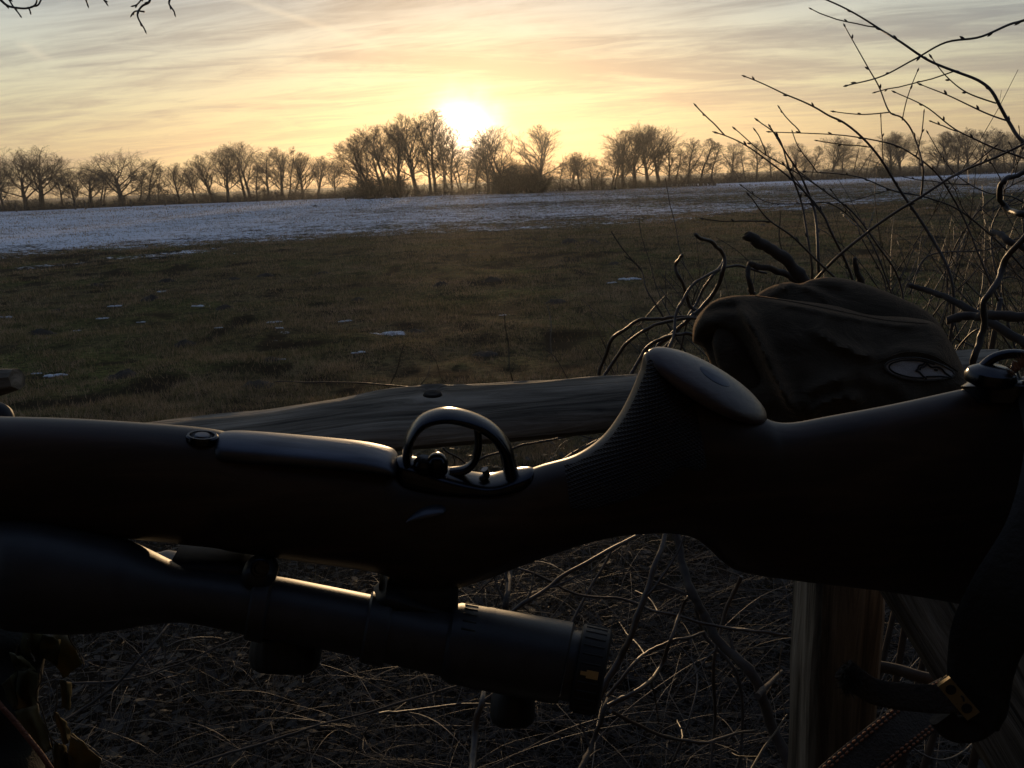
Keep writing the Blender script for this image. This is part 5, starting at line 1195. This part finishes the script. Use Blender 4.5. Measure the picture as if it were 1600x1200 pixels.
# traced canes one can point at
cn = [([(695, 925), (720, 880), (800, 830), (900, 780), (960, 730)], 1.5, .0045, MDARKTWIG, 'dark branch crossing under the trigger area behind the rifle'),
 ([(740, 1010), (800, 955), (860, 915), (935, 868), (1010, 830)], 1.35, .0055, MCANE, 'straight stem rising to the right below the wrist of the stock'),
 ([(930, 1100), (965, 1040), (990, 980), (1015, 905), (1035, 850), (1050, 800)], 1.30, .0075, MCANE, 'thick straight stem leaning right beside the eyepiece'),
 ([(1240, 1210), (1205, 1130), (1180, 1060), (1130, 1010), (1100, 960), (1080, 920), (1065, 870), (1050, 820)], 1.45, .0130, MDARKTWIG, 'thickest dark branch curving down right to the post'),
 ([(1185, 1085), (1205, 1068), (1222, 1048)], 1.40, .0070, MDARKTWIG, 'short cut side stub of the thickest dark branch'),
 ([(1230, 990), (1180, 985), (1110, 978), (1040, 958), (980, 940), (900, 925), (830, 895), (780, 880)], 1.40, .0038, MCANE, 'long stem running nearly level into the post'),
 ([(950, 1105), (1000, 1080), (1035, 1040), (1048, 1000), (1062, 960), (1075, 935)], 1.25, .0045, MCANE, 'pale stem curving up from beside the eyepiece'),
 ([(950, 1090), (985, 1045), (1020, 1015), (1060, 1000), (1100, 988)], 1.35, .0040, MCANE, 'thin stem arching right from beside the eyepiece'),
 ([(955, 1108), (1010, 1140), (1065, 1156), (1120, 1155), (1180, 1142)], 1.30, .0040, MCANE, 'stem sagging in a shallow bow below the eyepiece'),
 ([(-20, 1190), (60, 1150), (140, 1100), (200, 1050), (240, 1005), (262, 975)], 1.9, .0050, MDARKTWIG, 'dark straight branch rising right at the lower left'),
 ([(100, 1070), (200, 1062), (270, 1040), (340, 1010), (390, 990)], 2.0, .0035, MDARKTWIG, 'dark branch crossing the straight one at the lower left'),
 ([(290, 1200), (350, 1180), (430, 1155), (520, 1128), (600, 1105), (700, 1075), (760, 1060)], 1.9, .0042, MDARKTWIG, 'long dark branch rising right below the scope'),
 ([(255, 1040), (260, 1015), (285, 1000), (330, 997), (352, 1002)], 2.0, .0030, MCANE, 'pale curled stem catching the light under the scope'),
 ([(590, 1112), (640, 1108), (740, 1100), (790, 1098)], 1.5, .0035, MCANE, 'level pale stem behind the illumination knob'),
 ([(735, 1210), (742, 1150), (752, 1100), (758, 1070)], 1.35, .0085, MCANE, 'thick upright stem under the eyepiece'),
 ([(905, 1210), (925, 1160), (945, 1110), (950, 1080)], 1.45, .0065, MDARKTWIG, 'upright dark stem right of the illumination knob'),
 ([(790, 960), (792, 930), (800, 890), (806, 840)], 1.55, .0080, MDARKTWIG, 'thick upright stem behind the top of the eyepiece'),
 ([(870, 1020), (900, 960), (935, 900), (965, 840)], 1.6, .0040, MTWIG, 'slim dark stem beside the straight leaning one'),
 ([(1160, 900), (1130, 960), (1115, 1040), (1120, 1120), (1110, 1210)], 1.55, .0050, MCANE, 'upright wavering stem left of the thickest branch'),
 ([(1085, 930), (1100, 990), (1150, 1050), (1160, 1130), (1150, 1210)], 1.7, .0055, MDARKTWIG, 'dark upright branch behind the wavering stem'),
 ([(1000, 640), (985, 690), (960, 740), (930, 800)], 1.35, .0055, MDARKTWIG, 'stem seen through the gap above the wrist of the stock'),
 ([(900, 760), (960, 700), (1000, 650)], 1.4, .0030, MCANE, 'thin stem seen through the gap above the wrist'),
 ([(840, 760), (880, 720), (930, 690), (985, 672)], 1.35, .0028, MCANE, 'thin pale stem just under the rail right of the guard'),
 ([(690, 770), (740, 725), (800, 700), (860, 690), (960, 668)], 1.4, .0030, MCANE, 'thin stem seen through the trigger guard'),
 ([(690, 700), (720, 720), (780, 770), (830, 800)], 1.6, .0026, MTWIG, 'thin dark stem sloping down right through the guard opening'),
 ([(1040, 1210), (1080, 1120), (1085, 1040), (1040, 990)], 1.75, .0030, MCANE, 'thin looping stem in the middle of the brambles'),
 ([(1385, 1110), (1420, 1160), (1470, 1190), (1520, 1160)], 1.6, .0030, MCANE, 'thin bowed stem behind the stitched strap'),
 ([(1170, 1210), (1200, 1160), (1232, 1120)], 1.2, .0026, MDRY, 'pale thin stalk crossing in front of the post foot')]
for i, (px, d, r_, mm, lb) in enumerate(cn):
    single('stem', px, d, d + .15, r_ * .78, r_ * .55, mm, lb, 'stem', amp=.006, seed=110 + i, sub=2, dw=.10, sides=7)

# ------------------------------------------------------------------ camouflage bundle at lower left
CO = P(40, 1120, .62)
camo = empty('camouflage_bundle', CO, 'dark olive camouflage cloth bundle with ragged flaps at the lower left', 'cloth')
def cpart(name, mb, m, ang=70):
    o = mb.build(name, m); o.data.transform(Matrix.Translation(-CO)); o.parent = camo; return autosmooth(o, ang)
mb = MB(); rr_ = []
for (yt, xr, dd_, w) in spline([(965, 55, .60, .05), (1000, 72, .60, .06), (1060, 66, .60, .07), (1120, 60, .60, .08), (1200, 72, .60, .09), (1300, 90, .60, .10)], 6):
    rr_.append([P(xr - 190 + 190 * math.cos(t) * (1 + .06 * vn(math.cos(t) * 2, yt, .02, 6)), yt, dd_ - w * .6 * math.sin(t) * (1 + .2 * vn(t, yt, .03, 2))) for t in [2 * math.pi * k / 40 for k in range(40)]])
mb.rings(rr_); cpart('pouch', mb, simple('dark_cloth', (.006, .007, .005), (.016, .017, .012), 30, .85, bump=.5, bscale=500))
def flap(pts, rows, name='flap', m=MCAMO, d=.56, curl=.012, seed=0):
    """pts: quad corners in px (4), bent sheet with thickness"""
    n = 12; A, B_, Cq, D = pts; top = []; 
    for i in range(n + 1):
        row = []
        for j in range(n + 1):
            u, v = i / n, j / n; x = (A[0] * (1 - u) + B_[0] * u) * (1 - v) + (D[0] * (1 - u) + Cq[0] * u) * v; y = (A[1] * (1 - u) + B_[1] * u) * (1 - v) + (D[1] * (1 - u) + Cq[1] * u) * v
            x += 3 * vn(u * 3, v * 3, 1, seed); y += 3 * vn(u * 3, v * 3, 1, seed + 1)
            row.append(P(x, y, d - curl * math.sin(math.pi * u) - curl * .6 * math.cos(math.pi * v) + .006 * vn(u * 2, v * 2, 1, seed + 2)))
        top.append(row)
    mb = MB(); mb.rings(top, closed=False, cap=False); o = cpart(name, mb, m)
    sm = o.modifiers.new('thickness', 'SOLIDIFY'); sm.thickness = .0009; return o
flap([(14, 1022), (34, 1026), (58, 1048), (26, 1046)], 0, d=.555, seed=1)
flap([(2, 1068), (26, 1050), (27, 1100), (20, 1108)], 0, d=.55, seed=4)
flap([(28, 1046), (60, 1050), (58, 1108), (22, 1110)], 0, d=.56, seed=7)
flap([(22, 1112), (58, 1100), (82, 1170), (60, 1180)], 0, d=.56, seed=9)
flap([(100, 985), (130, 1036), (98, 1060), (60, 1000)], 0, d=.60, seed=12)
flap([(94, 1062), (112, 1066), (110, 1110), (98, 1105)], 0, d=.60, seed=15)
flap([(82, 1112), (104, 1128), (112, 1150), (100, 1165)], 0, d=.58, seed=17)
flap([(110, 1146), (158, 1184), (154, 1230), (100, 1200)], 0, d=.57, seed=21)
flap([(60, 990), (96, 1000), (90, 1040), (56, 1020)], 0, d=.585, seed=24)
flap([(36, 985), (66, 990), (60, 1030), (30, 1020)], 0, d=.575, seed=29)
flap([(84, 1160), (104, 1165), (112, 1230), (80, 1230)], 0, d=.575, seed=33)
# raw hem threads
def threads(pl, seed, n=5):
    r = random.Random(seed); mb = MB(); w, rd = traced(pl, .555, .555, .0005, .0004, .0016, 8, seed, .01); mb.tube(w, rd, 5)
    for i in range(0, len(w) - 1, 2): mb.spike(w[i], w[i] + Vector((r.uniform(-1, 1), r.uniform(-1, 1), r.uniform(-1, 1))) * .003, .00022)
    o = cpart('frayed_hem', mb, MDRY)
for i, pl in enumerate([[(28, 1008), (22, 1030), (26, 1050)], [(58, 1048), (64, 1062), (56, 1085), (60, 1098)], [(26, 1112), (40, 1112), (56, 1100)], [(44, 1000), (48, 1020), (54, 1034)], [(104, 985), (118, 1012), (130, 1036), (122, 1050), (112, 1058)], [(78, 1150), (100, 1168), (112, 1190), (110, 1205)], [(82, 1168), (86, 1190), (88, 1205)], [(112, 1150), (140, 1172), (156, 1184), (158, 1195)], [(92, 1070), (88, 1100), (82, 1125)], [(62, 1098), (72, 1130), (82, 1165)]]):
    threads(pl, 200 + i)
cb2 = MB(); w, rd = traced([(-40, 1050), (0, 1100), (24, 1128), (50, 1162), (80, 1202), (130, 1270)], .53, .53, .0017, .0017, .001, 8, 5, .0); cb2.tube(w, rd, 8); cpart('piping_cord', cb2, MCORD)
